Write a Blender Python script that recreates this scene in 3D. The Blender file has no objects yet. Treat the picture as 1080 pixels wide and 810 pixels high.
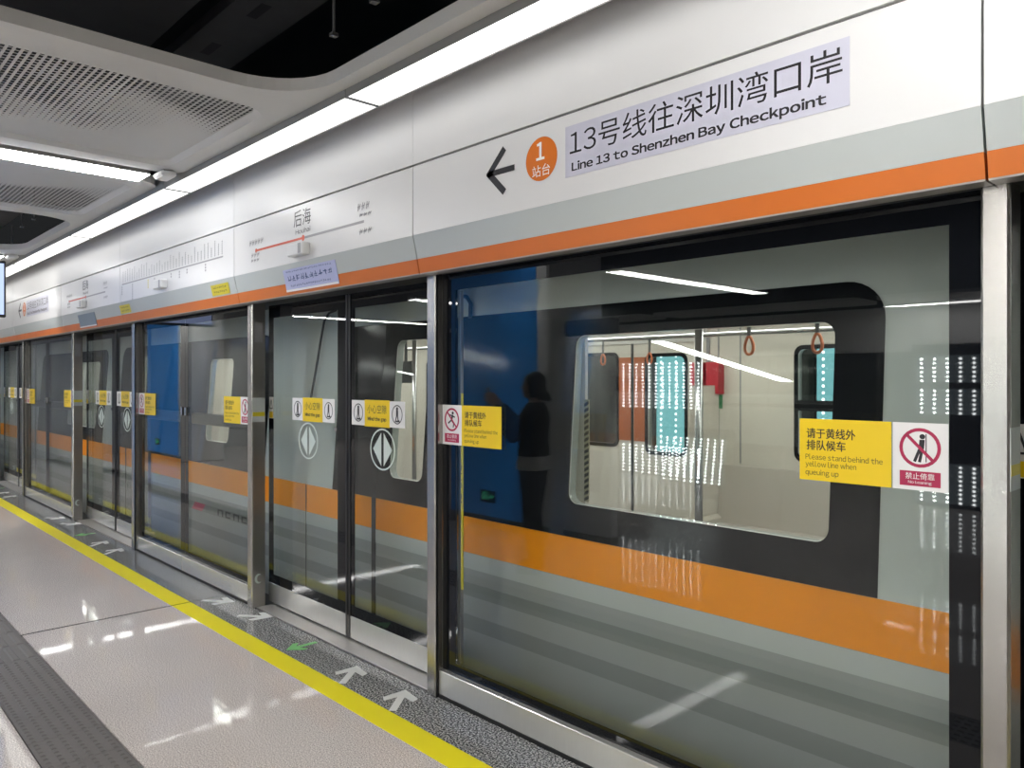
import bpy, bmesh, math, random
from mathutils import Vector, Matrix
from mathutils.geometry import tessellate_polygon

random.seed(7)
sc = bpy.context.scene
C = sc.collection

# ------------------------------------------------------------------ camera
F_PX = 811.0
CAM = (0.0, -2.42, 1.6)
YAW = math.radians(46.56)
cd = bpy.data.cameras.new('camera')
cd.sensor_width = 36.0
cd.lens = F_PX / 1080 * 36
cd.shift_y = -5 / 1080
cd.clip_start = 0.02
cam = bpy.data.objects.new('camera', cd)
cam.location = CAM
cam.rotation_euler = (math.pi / 2, 0, YAW)
C.objects.link(cam)
sc.camera = cam

# ------------------------------------------------------------------ world, view
w = bpy.data.worlds.new('world')
sc.world = w
w.use_nodes = True
w.node_tree.nodes['Background'].inputs[0].default_value = (0.9, 0.95, 1, 1)
w.node_tree.nodes['Background'].inputs[1].default_value = 0.01
sc.view_settings.view_transform = 'Standard'
sc.view_settings.look = 'None'
sc.view_settings.exposure = 0.80
sc.view_settings.gamma = 1.0
sc.view_settings.use_curve_mapping = False
sc.cycles.transparent_max_bounces = 32
sc.cycles.max_bounces = 12
sc.cycles.glossy_bounces = 6
sc.cycles.use_denoising = True
sc.cycles.caustics_reflective = False
LIGHT_MAIN = 1.55      # radiance of the long platform light strips
LIGHT_CROSS = 14.5
LIGHT_TRAIN = 9.0

# pixel -> world helpers (a pixel gives a direction, the plane gives the distance)
_F = Vector((-math.sin(YAW), math.cos(YAW)))
_R = Vector((math.cos(YAW), math.sin(YAW)))


def onY(u, v, y):
    q = _F + _R * ((u - 540) / F_PX)
    t = (y - CAM[1]) / q.y
    return q.x * t, CAM[2] + (400 - v) * t / F_PX


def onZ(u, v, z=0.0):
    t = (CAM[2] - z) * F_PX / (v - 400)
    q = (_F + _R * ((u - 540) / F_PX)) * t
    return q.x, q.y + CAM[1]


# ------------------------------------------------------------------ materials
MATS = {}


def mat(name, col, rough=0.5, metal=0.0, spec=0.5, var=0.0, vscale=6.0, emit=0.0, bump=0.0, bscale=200.0, stretch=None):
    if name in MATS:
        return MATS[name]
    m = bpy.data.materials.new(name)
    m.use_nodes = True
    nt = m.node_tree
    b = nt.nodes['Principled BSDF']
    b.inputs['Roughness'].default_value = rough
    b.inputs['Metallic'].default_value = metal
    b.inputs['Specular IOR Level'].default_value = spec
    c = (*col, 1)
    tc = nt.nodes.new('ShaderNodeTexCoord')
    src = tc.outputs['Object']
    if stretch:
        mp = nt.nodes.new('ShaderNodeMapping')
        mp.inputs['Scale'].default_value = stretch
        nt.links.new(src, mp.inputs[0])
        src = mp.outputs[0]
    n = nt.nodes.new('ShaderNodeTexNoise')
    n.inputs['Scale'].default_value = vscale
    n.inputs['Detail'].default_value = 5
    nt.links.new(src, n.inputs['Vector'])
    mx = nt.nodes.new('ShaderNodeMix')
    mx.data_type = 'RGBA'
    v = max(var, 0.02)
    mx.inputs[6].default_value = (*[x * (1 - v) for x in col], 1)
    mx.inputs[7].default_value = (*[min(1, x * (1 + v)) for x in col], 1)
    nt.links.new(n.outputs['Fac'], mx.inputs[0])
    nt.links.new(mx.outputs[2], b.inputs['Base Color'])
    if emit:
        b.inputs['Emission Color'].default_value = c
        b.inputs['Emission Strength'].default_value = emit
    if bump:
        n2 = nt.nodes.new('ShaderNodeTexNoise')
        n2.inputs['Scale'].default_value = bscale
        nt.links.new(src, n2.inputs['Vector'])
        bp = nt.nodes.new('ShaderNodeBump')
        bp.inputs['Strength'].default_value = bump
        bp.inputs['Distance'].default_value = 0.002
        nt.links.new(n2.outputs['Fac'], bp.inputs['Height'])
        nt.links.new(bp.outputs[0], b.inputs['Normal'])
    MATS[name] = m
    return m


def glass(name, r0, tint):
    """thin clear pane: Schlick reflection over tinted transmission"""
    m = bpy.data.materials.new(name)
    m.use_nodes = True
    nt = m.node_tree
    nt.nodes.remove(nt.nodes['Principled BSDF'])
    out = nt.nodes['Material Output']
    lw = nt.nodes.new('ShaderNodeLayerWeight')
    lw.inputs['Blend'].default_value = 0.5
    pw = nt.nodes.new('ShaderNodeMath')
    pw.operation = 'POWER'
    pw.inputs[1].default_value = 5
    nt.links.new(lw.outputs['Facing'], pw.inputs[0])
    ma = nt.nodes.new('ShaderNodeMath')
    ma.operation = 'MULTIPLY_ADD'
    ma.inputs[1].default_value = 1 - r0
    ma.inputs[2].default_value = r0
    nt.links.new(pw.outputs[0], ma.inputs[0])
    tr = nt.nodes.new('ShaderNodeBsdfTransparent')
    tr.inputs[0].default_value = (*tint, 1)
    gl = nt.nodes.new('ShaderNodeBsdfGlossy')
    gl.inputs['Roughness'].default_value = 0.0
    mx = nt.nodes.new('ShaderNodeMixShader')
    nt.links.new(ma.outputs[0], mx.inputs[0])
    nt.links.new(tr.outputs[0], mx.inputs[1])
    nt.links.new(gl.outputs[0], mx.inputs[2])
    nt.links.new(mx.outputs[0], out.inputs['Surface'])
    MATS[name] = m
    return m


def granite(name, stops, scale, rough):
    m = bpy.data.materials.new(name)
    m.use_nodes = True
    nt = m.node_tree
    b = nt.nodes['Principled BSDF']
    b.inputs['Roughness'].default_value = rough
    b.inputs['Specular IOR Level'].default_value = 0.22
    tc = nt.nodes.new('ShaderNodeTexCoord')
    n = nt.nodes.new('ShaderNodeTexNoise')
    n.inputs['Scale'].default_value = scale
    n.inputs['Detail'].default_value = 3
    n.inputs['Roughness'].default_value = 0.7
    nt.links.new(tc.outputs['Object'], n.inputs['Vector'])
    r = nt.nodes.new('ShaderNodeValToRGB')
    while len(r.color_ramp.elements) < len(stops):
        r.color_ramp.elements.new(0.5)
    for e, (p, c) in zip(r.color_ramp.elements, stops):
        e.position = p
        e.color = (*c, 1)
    nt.links.new(n.outputs['Fac'], r.inputs[0])
    n2 = nt.nodes.new('ShaderNodeTexNoise')
    n2.inputs['Scale'].default_value = 2.2
    n2.inputs['Detail'].default_value = 4
    nt.links.new(tc.outputs['Object'], n2.inputs['Vector'])
    mr = nt.nodes.new('ShaderNodeMapRange')
    mr.inputs[3].default_value = 0.93
    mr.inputs[4].default_value = 1.07
    nt.links.new(n2.outputs['Fac'], mr.inputs[0])
    mx = nt.nodes.new('ShaderNodeMix')
    mx.data_type = 'RGBA'
    mx.blend_type = 'MULTIPLY'
    mx.inputs[0].default_value = 1
    nt.links.new(r.outputs[0], mx.inputs[6])
    nt.links.new(mr.outputs[0], mx.inputs[7])
    nt.links.new(mx.outputs[2], b.inputs['Base Color'])
    MATS[name] = m
    return m


def emitter(name, col, s):
    m = bpy.data.materials.new(name)
    m.use_nodes = True
    nt = m.node_tree
    nt.nodes.remove(nt.nodes['Principled BSDF'])
    e = nt.nodes.new('ShaderNodeEmission')
    e.inputs[0].default_value = (*col, 1)
    e.inputs[1].default_value = s
    nt.links.new(e.outputs[0], nt.nodes['Material Output'].inputs['Surface'])
    MATS[name] = m
    return m


def perforated(name, col):
    """painted metal with real see-through slots; slot size follows a wavy pattern"""
    m = bpy.data.materials.new(name)
    m.use_nodes = True
    nt = m.node_tree
    L = nt.links.new
    b = nt.nodes['Principled BSDF']
    b.inputs['Base Color'].default_value = (*col, 1)
    b.inputs['Roughness'].default_value = 0.5

    def math_(op, a, c=None, k=None):
        n = nt.nodes.new('ShaderNodeMath')
        n.operation = op
        for i, x in enumerate((a, c, k)):
            if x is None:
                continue
            if isinstance(x, (int, float)):
                n.inputs[i].default_value = x
            else:
                L(x, n.inputs[i])
        return n.outputs[0]
    tc = nt.nodes.new('ShaderNodeTexCoord')
    sp = nt.nodes.new('ShaderNodeSeparateXYZ')
    L(tc.outputs['Object'], sp.inputs[0])
    row = math_('DIVIDE', sp.outputs[1], 0.029)
    fr = math_('ABSOLUTE', math_('SUBTRACT', math_('FRACT', row), 0.5))
    par = math_('MULTIPLY', math_('MODULO', math_('FLOOR', row), 2.0), 0.5)
    cx = math_('ADD', math_('DIVIDE', sp.outputs[0], 0.036), par)
    fc = math_('ABSOLUTE', math_('SUBTRACT', math_('FRACT', cx), 0.5))
    n = nt.nodes.new('ShaderNodeTexNoise')
    n.inputs['Scale'].default_value = 1.5
    n.inputs['Detail'].default_value = 1.0
    L(tc.outputs['Object'], n.inputs['Vector'])
    # distance from the open light well at x = -3.5 (module a) or -7.45 (module b)
    dist = math_('ABSOLUTE', math_('ADD', sp.outputs[0], 5.49))
    sz = math_('ADD', math_('MULTIPLY', math_('SUBTRACT', dist, 0.72), 0.42), math_('MULTIPLY', math_('SUBTRACT', n.outputs['Fac'], 0.46), 1.1))
    sz = math_('MINIMUM', math_('MAXIMUM', sz, 0.05), 0.30)
    a = math_('LESS_THAN', fr, sz)
    c2 = math_('LESS_THAN', fc, math_('MULTIPLY', sz, 1.45))
    hole = math_('MULTIPLY', a, c2)
    tr = nt.nodes.new('ShaderNodeBsdfTransparent')
    mx = nt.nodes.new('ShaderNodeMixShader')
    L(hole, mx.inputs[0])
    L(b.outputs[0], mx.inputs[1])
    L(tr.outputs[0], mx.inputs[2])
    L(mx.outputs[0], nt.nodes['Material Output'].inputs['Surface'])
    MATS[name] = m
    return m


STEEL = mat('brushed_steel', (0.40, 0.385, 0.36), 0.24, 0.92, var=0.06, vscale=30, bump=0.04, bscale=60, stretch=(1, 1, 14))
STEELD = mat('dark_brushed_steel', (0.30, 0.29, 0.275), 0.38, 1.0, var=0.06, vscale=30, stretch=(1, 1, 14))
KICK = mat('kick_plate_steel', (0.74, 0.73, 0.70), 0.24, 0.70, var=0.05, vscale=12, bump=0.05, bscale=18, stretch=(8, 1, 1))
THRESH = mat('threshold_steel', (0.60, 0.58, 0.55), 0.42, 0.8, var=0.08, vscale=60)
BLACKG = mat('black_glass_frit', (0.006, 0.007, 0.009), 0.02, 0, 0.30)
BLACK = mat('black_rubber', (0.012, 0.012, 0.013), 0.5)
FRAMEB = mat('black_anodised_frame', (0.018, 0.019, 0.021), 0.3)
WHITE = mat('white_enamel_panel', (0.67, 0.67, 0.665), 0.32, var=0.015, vscale=3)
STRIPW = mat('pale_grey_enamel', (0.47, 0.505, 0.495), 0.3, var=0.015, vscale=3)
ORANGE = mat('orange_enamel', (0.60, 0.145, 0.008), 0.35, var=0.05, vscale=8)
SOFFIT = mat('aluminium_soffit', (0.48, 0.46, 0.43), 0.4, 0.6)
CEILW = mat('pale_grey_ceiling_metal', (0.60, 0.60, 0.585), 0.5, var=0.02)
PERF = perforated('perforated_ceiling_metal', (0.58, 0.58, 0.565))
DARKV = mat('black_painted_services', (0.018, 0.018, 0.022), 0.7, var=0.3)
DUCT = mat('dark_grey_duct', (0.08, 0.08, 0.085), 0.6, var=0.2)
GALV = mat('dull_galvanised_steel', (0.16, 0.16, 0.165), 0.5, 0.5, var=0.2)
FIXT = mat('fixture_grey', (0.22, 0.22, 0.215), 0.5)
GLASS = glass('clear_screen_glass', 0.034, (0.94, 0.96, 0.95))
TGLASS = glass('train_window_glass', 0.06, (0.86, 0.88, 0.87))
EM_MAIN = emitter('long_light_diffuser', (1.0, 0.99, 0.965), LIGHT_MAIN)
EM_CROSS = emitter('cross_light_diffuser', (1.0, 0.99, 0.97), LIGHT_CROSS)
EM_REAR = emitter('rear_light_diffuser', (1.0, 0.99, 0.97), LIGHT_CROSS * 2.2)
EM_TRAIN = emitter('train_light_diffuser', (1.0, 0.97, 0.91), LIGHT_TRAIN)
GR_L = granite('pale_speckled_granite', [(0.36, (0.24, 0.215, 0.20)), (0.45, (0.53, 0.48, 0.455)), (0.54, (0.70, 0.64, 0.61)), (0.64, (0.98, 0.93, 0.89))], 170, 0.035)
GR_D = granite('dark_speckled_granite', [(0.40, (0.010, 0.011, 0.012)), (0.46, (0.09, 0.093, 0.093)), (0.52, (0.27, 0.275, 0.27)), (0.59, (0.66, 0.66, 0.64))], 110, 0.05)
TACT = mat('grey_tactile_paving', (0.135, 0.125, 0.12), 0.45, var=0.12, vscale=40)
YELLOWP = mat('yellow_floor_paint', (1.0, 0.86, 0.012), 0.45, var=0.04)
WHITEP = mat('white_floor_paint', (0.78, 0.79, 0.76), 0.4, var=0.05)
GREENP = mat('green_floor_paint', (0.22, 0.60, 0.20), 0.4, var=0.05)
STY = mat('yellow_sticker', (0.82, 0.58, 0.005), 0.3)
STW = mat('white_sticker', (0.80, 0.79, 0.78), 0.3)
STR = mat('crimson_print', (0.42, 0.012, 0.07), 0.35)
INK = mat('black_print', (0.016, 0.015, 0.018), 0.4)
INKB = mat('brown_black_print', (0.045, 0.032, 0.01), 0.4)
INKW = mat('white_print', (0.85, 0.85, 0.84), 0.4)
INKG = mat('grey_print', (0.30, 0.30, 0.31), 0.4)
INKLG = mat('pale_green_print', (0.62, 0.70, 0.66), 0.4)
INKBLUE = mat('blue_print', (0.03, 0.06, 0.20), 0.4)
INKR = mat('red_line_print', (0.60, 0.10, 0.05), 0.4)
FILM = mat('lavender_grey_film', (0.53, 0.53, 0.62), 0.3)
LAV = mat('lavender_notice_paper', (0.44, 0.47, 0.70), 0.35)
SLATE = mat('slate_notice_paper', (0.20, 0.25, 0.30), 0.35, var=0.1)
OLIVE = mat('olive_yellow_label', (0.62, 0.52, 0.02), 0.35)
BOXW = mat('white_plastic_housing', (0.70, 0.70, 0.69), 0.4)
TBODY = mat('train_grey_paint', (0.46, 0.495, 0.465), 0.45, 0.0, var=0.02)
TLOW = mat('train_lower_grey_paint', (0.29, 0.305, 0.295), 0.5, 0.0, var=0.03)
TSTRIPE = mat('train_dark_stripe', (0.20, 0.21, 0.205), 0.5)
TBLACK = mat('train_black_band', (0.010, 0.011, 0.013), 0.10, 0, 0.15)
TORANGE = mat('train_orange_stripe', (0.88, 0.29, 0.004), 0.5, spec=0.25, var=0.03)
BEIGE = mat('train_interior_beige', (0.66, 0.62, 0.55), 0.4, var=0.02)
TCEIL = mat('train_interior_ceiling', (0.62, 0.61, 0.58), 0.4)
TFLOOR = mat('train_floor_vinyl', (0.16, 0.16, 0.165), 0.4, var=0.1)
SEAT = mat('brushed_bench_steel', (0.58, 0.54, 0.49), 0.35, 0.3, var=0.04)
POLE = mat('stainless_pole', (0.50, 0.50, 0.50), 0.25, 1.0)
STRAPO = mat('orange_strap_plastic', (0.70, 0.20, 0.08), 0.4)
BLUE = mat('blue_backlit_panel', (0.03, 0.27, 0.78), 0.3, var=0.04, emit=0.32)
COLW = mat('white_column_enamel', (0.72, 0.73, 0.72), 0.35, var=0.02)
CONC = mat('dark_tunnel_concrete', (0.13, 0.14, 0.14), 0.8, var=0.3)
OPPW = mat('opposite_wall_glass', (0.03, 0.034, 0.038), 0.25)
GREYW = mat('grey_end_wall', (0.45, 0.46, 0.46), 0.5)


# ------------------------------------------------------------------ mesh builder
class MB:
    def __init__(self):
        self.v = []
        self.f = []

    def add(self, vs, fs):
        o = len(self.v)
        self.v += [tuple(p) for p in vs]
        self.f += [tuple(i + o for i in q) for q in fs]
        return self

    def box(self, x0, x1, y0, y1, z0, z1):
        x0, x1 = min(x0, x1), max(x0, x1)
        y0, y1 = min(y0, y1), max(y0, y1)
        z0, z1 = min(z0, z1), max(z0, z1)
        return self.add([(x0, y0, z0), (x1, y0, z0), (x1, y1, z0), (x0, y1, z0), (x0, y0, z1), (x1, y0, z1), (x1, y1, z1), (x0, y1, z1)],
                        [(0, 3, 2, 1), (4, 5, 6, 7), (0, 1, 5, 4), (1, 2, 6, 5), (2, 3, 7, 6), (3, 0, 4, 7)])

    def cbox(self, x0, x1, y0, y1, z0, z1, c=0.004):
        """box with chamfered edges"""
        bm = bmesh.new()
        bmesh.ops.create_cube(bm, size=1)
        for q in bm.verts:
            q.co = Vector(((x0 + x1) / 2 + q.co.x * (x1 - x0), (y0 + y1) / 2 + q.co.y * (y1 - y0), (z0 + z1) / 2 + q.co.z * (z1 - z0)))
        bmesh.ops.bevel(bm, geom=bm.edges[:], offset=c, segments=1, affect='EDGES')
        bm.verts.index_update()
        self.add([q.co[:] for q in bm.verts], [[q.index for q in f.verts] for f in bm.faces])
        bm.free()
        return self

    def prism_x(self, prof, x0, x1):
        """profile [(y,z)] swept along x"""
        n = len(prof)
        vs = [(x0, y, z) for y, z in prof] + [(x1, y, z) for y, z in prof]
        fs = [tuple(range(n))[::-1], tuple(range(n, 2 * n))]
        fs += [(i, (i + 1) % n, n + (i + 1) % n, n + i) for i in range(n)]
        return self.add(vs, fs)

    def plate(self, outer, holes, fn, t):
        """polygon with holes; fn(a, b, d) places it, d = 0 front, t back"""
        loops = [outer] + list(holes)
        tri = tessellate_polygon([[Vector((a, b, 0)) for a, b in L] for L in loops])
        flat = [p for L in loops for p in L]
        n = len(flat)
        vs = [fn(a, b, 0) for a, b in flat] + [fn(a, b, t) for a, b in flat]
        fs = [tuple(q) for q in tri] + [tuple(i + n for i in q)[::-1] for q in tri]
        o = 0
        for L in loops:
            m = len(L)
            fs += [(o + i, o + (i + 1) % m, n + o + (i + 1) % m, n + o + i) for i in range(m)]
            o += m
        return self.add(vs, fs)

    def tube(self, pts, r, n=8, r1=None, cap=True):
        pts = [Vector(p) for p in pts]
        rings = []
        N = len(pts)
        up = None
        for i, p in enumerate(pts):
            d = (pts[min(i + 1, N - 1)] - pts[max(i - 1, 0)]).normalized()
            if up is None:
                up = d.orthogonal().normalized()
            up = (up - d * up.dot(d)).normalized()
            s = d.cross(up)
            rr = r if r1 is None else r + (r1 - r) * i / (N - 1)
            rings.append([p + (up * math.cos(k * 2 * math.pi / n) + s * math.sin(k * 2 * math.pi / n)) * rr for k in range(n)])
        vs = [q for g in rings for q in g]
        fs = []
        for i in range(N - 1):
            for k in range(n):
                fs.append((i * n + k, i * n + (k + 1) % n, (i + 1) * n + (k + 1) % n, (i + 1) * n + k))
        if cap:
            fs += [tuple(range(n))[::-1], tuple(range((N - 1) * n, N * n))]
        return self.add(vs, fs)

    def text(self, s, x0, x1, z0, z1, y, keep=False, bold=0.0, centre=False):
        """flat lettering standing in the xz plane, fitted to a box"""
        vs, fs = glyphs(s)
        if not vs:
            return self
        ax, bx = min(p[0] for p in vs), max(p[0] for p in vs)
        ay, by = min(p[1] for p in vs), max(p[1] for p in vs)
        kx = (x1 - x0) / max(1e-6, bx - ax)
        kz = (z1 - z0) / max(1e-6, by - ay)
        if keep:
            kx = kz = min(kx, kz)
        ox = x0
        if centre:
            ox = (x0 + x1) / 2 - kx * (bx - ax) / 2
        yk = 0
        for sx in ((0,) if not bold else (-bold, 0, bold)):
            for sz in ((0,) if not bold else (-bold * .6, bold * .6)):
                yk += .00004
                q = [(ox + sx + (p[0] - ax) * kx, z0 + sz + (p[1] - ay) * kz) for p in vs]
                self.add([(a, (y(b) if callable(y) else y) - yk, b) for a, b in q], fs)
        return self

    def ring(self, cx, cz, rx, rz, wd, y, n=28):
        vs, fs = [], []
        for i in range(n):
            a = 2 * math.pi * i / n
            c, s = math.cos(a), math.sin(a)
            vs += [(cx + rx * c, y, cz + rz * s), (cx + (rx - wd) * c, y, cz + (rz - wd) * s)]
            j = (i + 1) % n
            fs.append((2 * i, 2 * j, 2 * j + 1, 2 * i + 1))
        return self.add(vs, fs)

    def disc(self, cx, cz, rx, rz, y, n=24):
        return self.add([(cx + rx * math.cos(2 * math.pi * i / n), y, cz + rz * math.sin(2 * math.pi * i / n)) for i in range(n)], [tuple(range(n))])

    def poly(self, pts, y):
        return self.add([(a, y(b) if callable(y) else y, b) for a, b in pts], [tuple(range(len(pts)))])

    def stroke(self, a, b, wd, y):
        d = Vector((b[0] - a[0], b[1] - a[1]))
        n = Vector((-d.y, d.x)).normalized() * wd / 2
        return self.poly([(a[0] + n.x, a[1] + n.y), (b[0] + n.x, b[1] + n.y), (b[0] - n.x, b[1] - n.y), (a[0] - n.x, a[1] - n.y)], y)

    def build(self, name, m, parent=None, smooth=False, label=None, kind=None):
        me = bpy.data.meshes.new(name)
        me.from_pydata(self.v, [], self.f)
        me.validate()
        bm = bmesh.new()
        bm.from_mesh(me)
        bmesh.ops.recalc_face_normals(bm, faces=bm.faces[:])
        bm.to_mesh(me)
        bm.free()
        me.materials.append(m)
        if smooth:
            for p in me.polygons:
                p.use_smooth = True
        return link(name, me, parent, label, kind)


_G = {}


def raw_glyph(s):
    if s not in _G:
        cu = bpy.data.curves.new('lettering', 'FONT')
        cu.body = s
        cu.size = 1
        cu.resolution_u = 3
        ob = bpy.data.objects.new('lettering', cu)
        C.objects.link(ob)
        dg = bpy.context.evaluated_depsgraph_get()
        me = bpy.data.meshes.new_from_object(ob.evaluated_get(dg))
        _G[s] = ([tuple(v.co) for v in me.vertices], [tuple(p.vertices) for p in me.polygons])
        bpy.data.objects.remove(ob)
        bpy.data.curves.remove(cu)
        bpy.data.meshes.remove(me)
    return _G[s]


def glyphs(s):
    """Latin letters are set from the full-width forms with proportional spacing"""
    vs, fs, x = [], [], 0.0
    for ch in s:
        if ch == ' ':
            x += .26
            continue
        lat = 33 <= ord(ch) < 127
        gv, gf = raw_glyph(chr(ord(ch) + 0xFEE0) if lat else ch)
        if not gv:
            continue
        ax, bx = min(p[0] for p in gv), max(p[0] for p in gv)
        o = len(vs)
        off = (x + .045 - ax) if lat else x
        vs += [(p[0] + off, p[1], 0) for p in gv]
        fs += [tuple(i + o for i in q) for q in gf]
        x += (bx - ax + .09) if lat else 1.0
    return vs, fs


def wloc(o):
    v = Vector(o.location)
    return v + wloc(o.parent) if (o.parent and o.parent.type == 'EMPTY' and o.parent.get('_e')) else v


def link(name, me, parent=None, label=None, kind=None):
    o = bpy.data.objects.new(name, me)
    C.objects.link(o)
    if parent:
        o.parent = parent
        if parent.type == 'EMPTY':
            o.matrix_parent_inverse = Matrix.Translation(-Vector(parent.location))
    if label:
        o['label'] = label
    if kind:
        o['kind'] = kind
    return o


def thing(name, loc, label, cat, group=None):
    o = bpy.data.objects.new(name, None)
    o.empty_display_size = 0.1
    o.location = loc
    C.objects.link(o)
    o['label'] = label
    o['category'] = cat
    if group:
        o['group'] = group
    return o


def struct(name, loc=(0, 0, 0)):
    o = bpy.data.objects.new(name, None)
    o.empty_display_size = 0.1
    o.location = loc
    C.objects.link(o)
    o['kind'] = 'structure'
    return o


def tag(o, label, cat, group=None):
    o['label'] = label
    o['category'] = cat
    if group:
        o['group'] = group
    return o


def copytree(root, dx, label):
    r = root.copy()
    C.objects.link(r)
    r.location = Vector(root.location) + Vector((dx, 0, 0))
    r['label'] = label
    for ch in list(root.children):
        c = ch.copy()
        C.objects.link(c)
        c.parent = r
        c.matrix_parent_inverse = ch.matrix_parent_inverse.copy()
        for g in list(ch.children):
            d = g.copy()
            C.objects.link(d)
            d.parent = c
            d.matrix_parent_inverse = g.matrix_parent_inverse.copy()
    return r


def rrect(x0, x1, y0, y1, r, n=6, corners=(1, 1, 1, 1)):
    """rounded rectangle loop, corners = (x0y0, x1y0, x1y1, x0y1)"""
    pts = []
    for (cx, cy, a0, on) in ((x0, y0, 180, corners[0]), (x1, y0, 270, corners[1]), (x1, y1, 0, corners[2]), (x0, y1, 90, corners[3])):
        if not on:
            pts.append((cx, cy))
            continue
        ox = cx + (r if cx == x0 else -r)
        oy = cy + (r if cy == y0 else -r)
        for i in range(n + 1):
            a = math.radians(a0 + 90 * i / n)
            pts.append((ox + r * math.cos(a), oy + r * math.sin(a)))
    return pts


XL, XR = -18.0, 5.0          # ends of the platform that is built
PER = 4.57                   # one door module
YB = -13.0                    # far side of the platform

# ================================================================== STRUCTURE
# ------------------------------------------------------------------ floor
floor = struct('floor')
MB().box(XL, XR, YB, 0.20, -0.25, -0.045).build('floor_bed', BLACK, floor)
JX = -5.60
xs = [XL, JX - 9.14, JX - 4.57 * 0 - 0.0, JX + 4.57 * 2]
edges = [XL, -14.74, JX, XR]
G = 0.011
for a, b in zip(edges[:-1], edges[1:]):
    MB().box(a + G, b - G, -1.340, -0.432, -0.045, 0).build('granite_slab', GR_L, floor)
    MB().box(a + G, b - G, YB, -1.652, -0.045, 0).build('granite_slab', GR_L, floor)
    MB().box(a + G, b - G, -0.300, -0.030, -0.045, 0).build('dark_granite_slab', GR_D, floor)
    MB().box(a + G, b - G, -0.431, -0.301, -0.045, 0.0015).build('yellow_line', YELLOWP, floor)

# tactile tiles, 300 mm each: long bars far away, short studs near the camera
for xj in edges[1:-1]:
    MB().box(xj - .0105, xj + .0105, YB, -.022, -.044, -.0015).build('expansion_joint', BLACK, floor)
dot = MB().box(-0.148, 0.148, -0.150, 0.150, -0.045, -0.001)
for i in range(6):
    for j in range(7):
        x = -0.127 + 0.0423 * j
        y = -0.125 + 0.05 * i
        dot.add([(x - .016, y - .011, -.001), (x + .016, y - .011, -.001), (x + .016, y + .011, -.001), (x - .016, y + .011, -.001),
                 (x - .011, y - .007, .0035), (x + .011, y - .007, .0035), (x + .011, y + .007, .0035), (x - .011, y + .007, .0035)],
                [(4, 5, 6, 7), (0, 1, 5, 4), (1, 2, 6, 5), (2, 3, 7, 6), (3, 0, 4, 7)])
bar = MB().box(-0.148, 0.148, -0.150, 0.150, -0.045, -0.001)
for i in range(4):
    y = -0.112 + 0.075 * i
    bar.add([(-.135, y - .02, -.001), (.135, y - .02, -.001), (.135, y + .02, -.001), (-.135, y + .02, -.001),
             (-.128, y - .013, .0035), (.128, y - .013, .0035), (.128, y + .013, .0035), (-.128, y + .013, .0035)],
            [(4, 5, 6, 7), (0, 1, 5, 4), (1, 2, 6, 5), (2, 3, 7, 6), (3, 0, 4, 7)])
dot_o = bar_o = None
x = -1.05
while x > -14:
    isbar = -8.1 < x < -5.05
    src = bar_o if isbar else dot_o
    if src is None:
        o = (bar if isbar else dot).build('tactile_tile', TACT, floor)
        if isbar:
            bar_o = o
        else:
            dot_o = o
    else:
        o = src.copy()
        C.objects.link(o)
    o.location = (x, -1.496, 0)
    x -= 0.30


# painted queue arrows on the dark strip
def arrow(cx, cy, ang, m, name='floor_arrow', L=0.25):
    ca, sa = math.cos(ang), math.sin(ang)
    pts = [(-.5, -.075), (.14, -.075), (-.06, -.30), (.10, -.36), (.5, 0), (.10, .36), (-.06, .30), (.14, .075), (-.5, .075)]
    b = MB()
    b.plate([(p * L, q * L) for p, q in pts], [], lambda a, c, d: (cx + a * ca - c * sa, cy + a * sa + c * ca, 0.0018 - d), 0.0014)
    return b.build(name, m, floor)


for k in range(0, 3):
    for (u, v, ang, m) in ((230, 634, 40, WHITEP), (269.5, 650, 40, WHITEP), (318, 681.5, -90, GREENP), (369, 711.5, 130, WHITEP), (421, 738.5, 130, WHITEP)):
        px, py = onZ(u, v)
        arrow(px - PER * k, py, math.radians(ang), m, L=.20 if m is GREENP else .25)

# ------------------------------------------------------------------ shell of the station hall
ceil = struct('ceiling')
MB().box(XL, XR, YB, 5.2, 5.2, 5.4).build('roof_slab', DARKV, ceil)
wb = struct('wall_back')
MB().box(XL, XR, YB - 0.2, YB, 2.12, 2.98).build('white_header', WHITE, wb)
MB().box(XL, XR, YB - 0.2, YB - 0.02, -0.25, 2.12).build('dark_glazing', OPPW, wb)
xx = XL + 0.6
while xx < XR:
    MB().box(xx, xx + 0.08, YB - 0.02, YB + 0.03, 0, 2.12).build('steel_post', STEEL, wb)
    xx += 2.285
MB().box(XL, XR, YB - 0.2, YB - 0.05, 2.98, 5.2).build('upper_wall', DARKV, wb)
for nm, xa in (('wall_left', XL - 0.2), ('wall_right', XR)):
    o = MB().box(xa, xa + 0.2, YB, -0.2, -0.25, 5.2).build(nm, GREYW)
    o['kind'] = 'structure'
tw = struct('wall_tunnel')
MB().box(XL, XR, 4.6, 4.8, -1.6, 5.2).build('tunnel_lining', CONC, tw)
o = MB().box(XL, XR, 0.20, 4.6, -1.7, -1.5).build('floor_track', CONC)
o['kind'] = 'structure'
o = MB().box(XL, XR, 0.12, 0.20, -1.5, -0.26).build('wall_platform_edge', CONC)
o['kind'] = 'structure'

# ------------------------------------------------------------------ ceiling plates with open wells
ZC = 2.98


def flat(z):
    return lambda a, b, d: (a, b, z + d)


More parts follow.
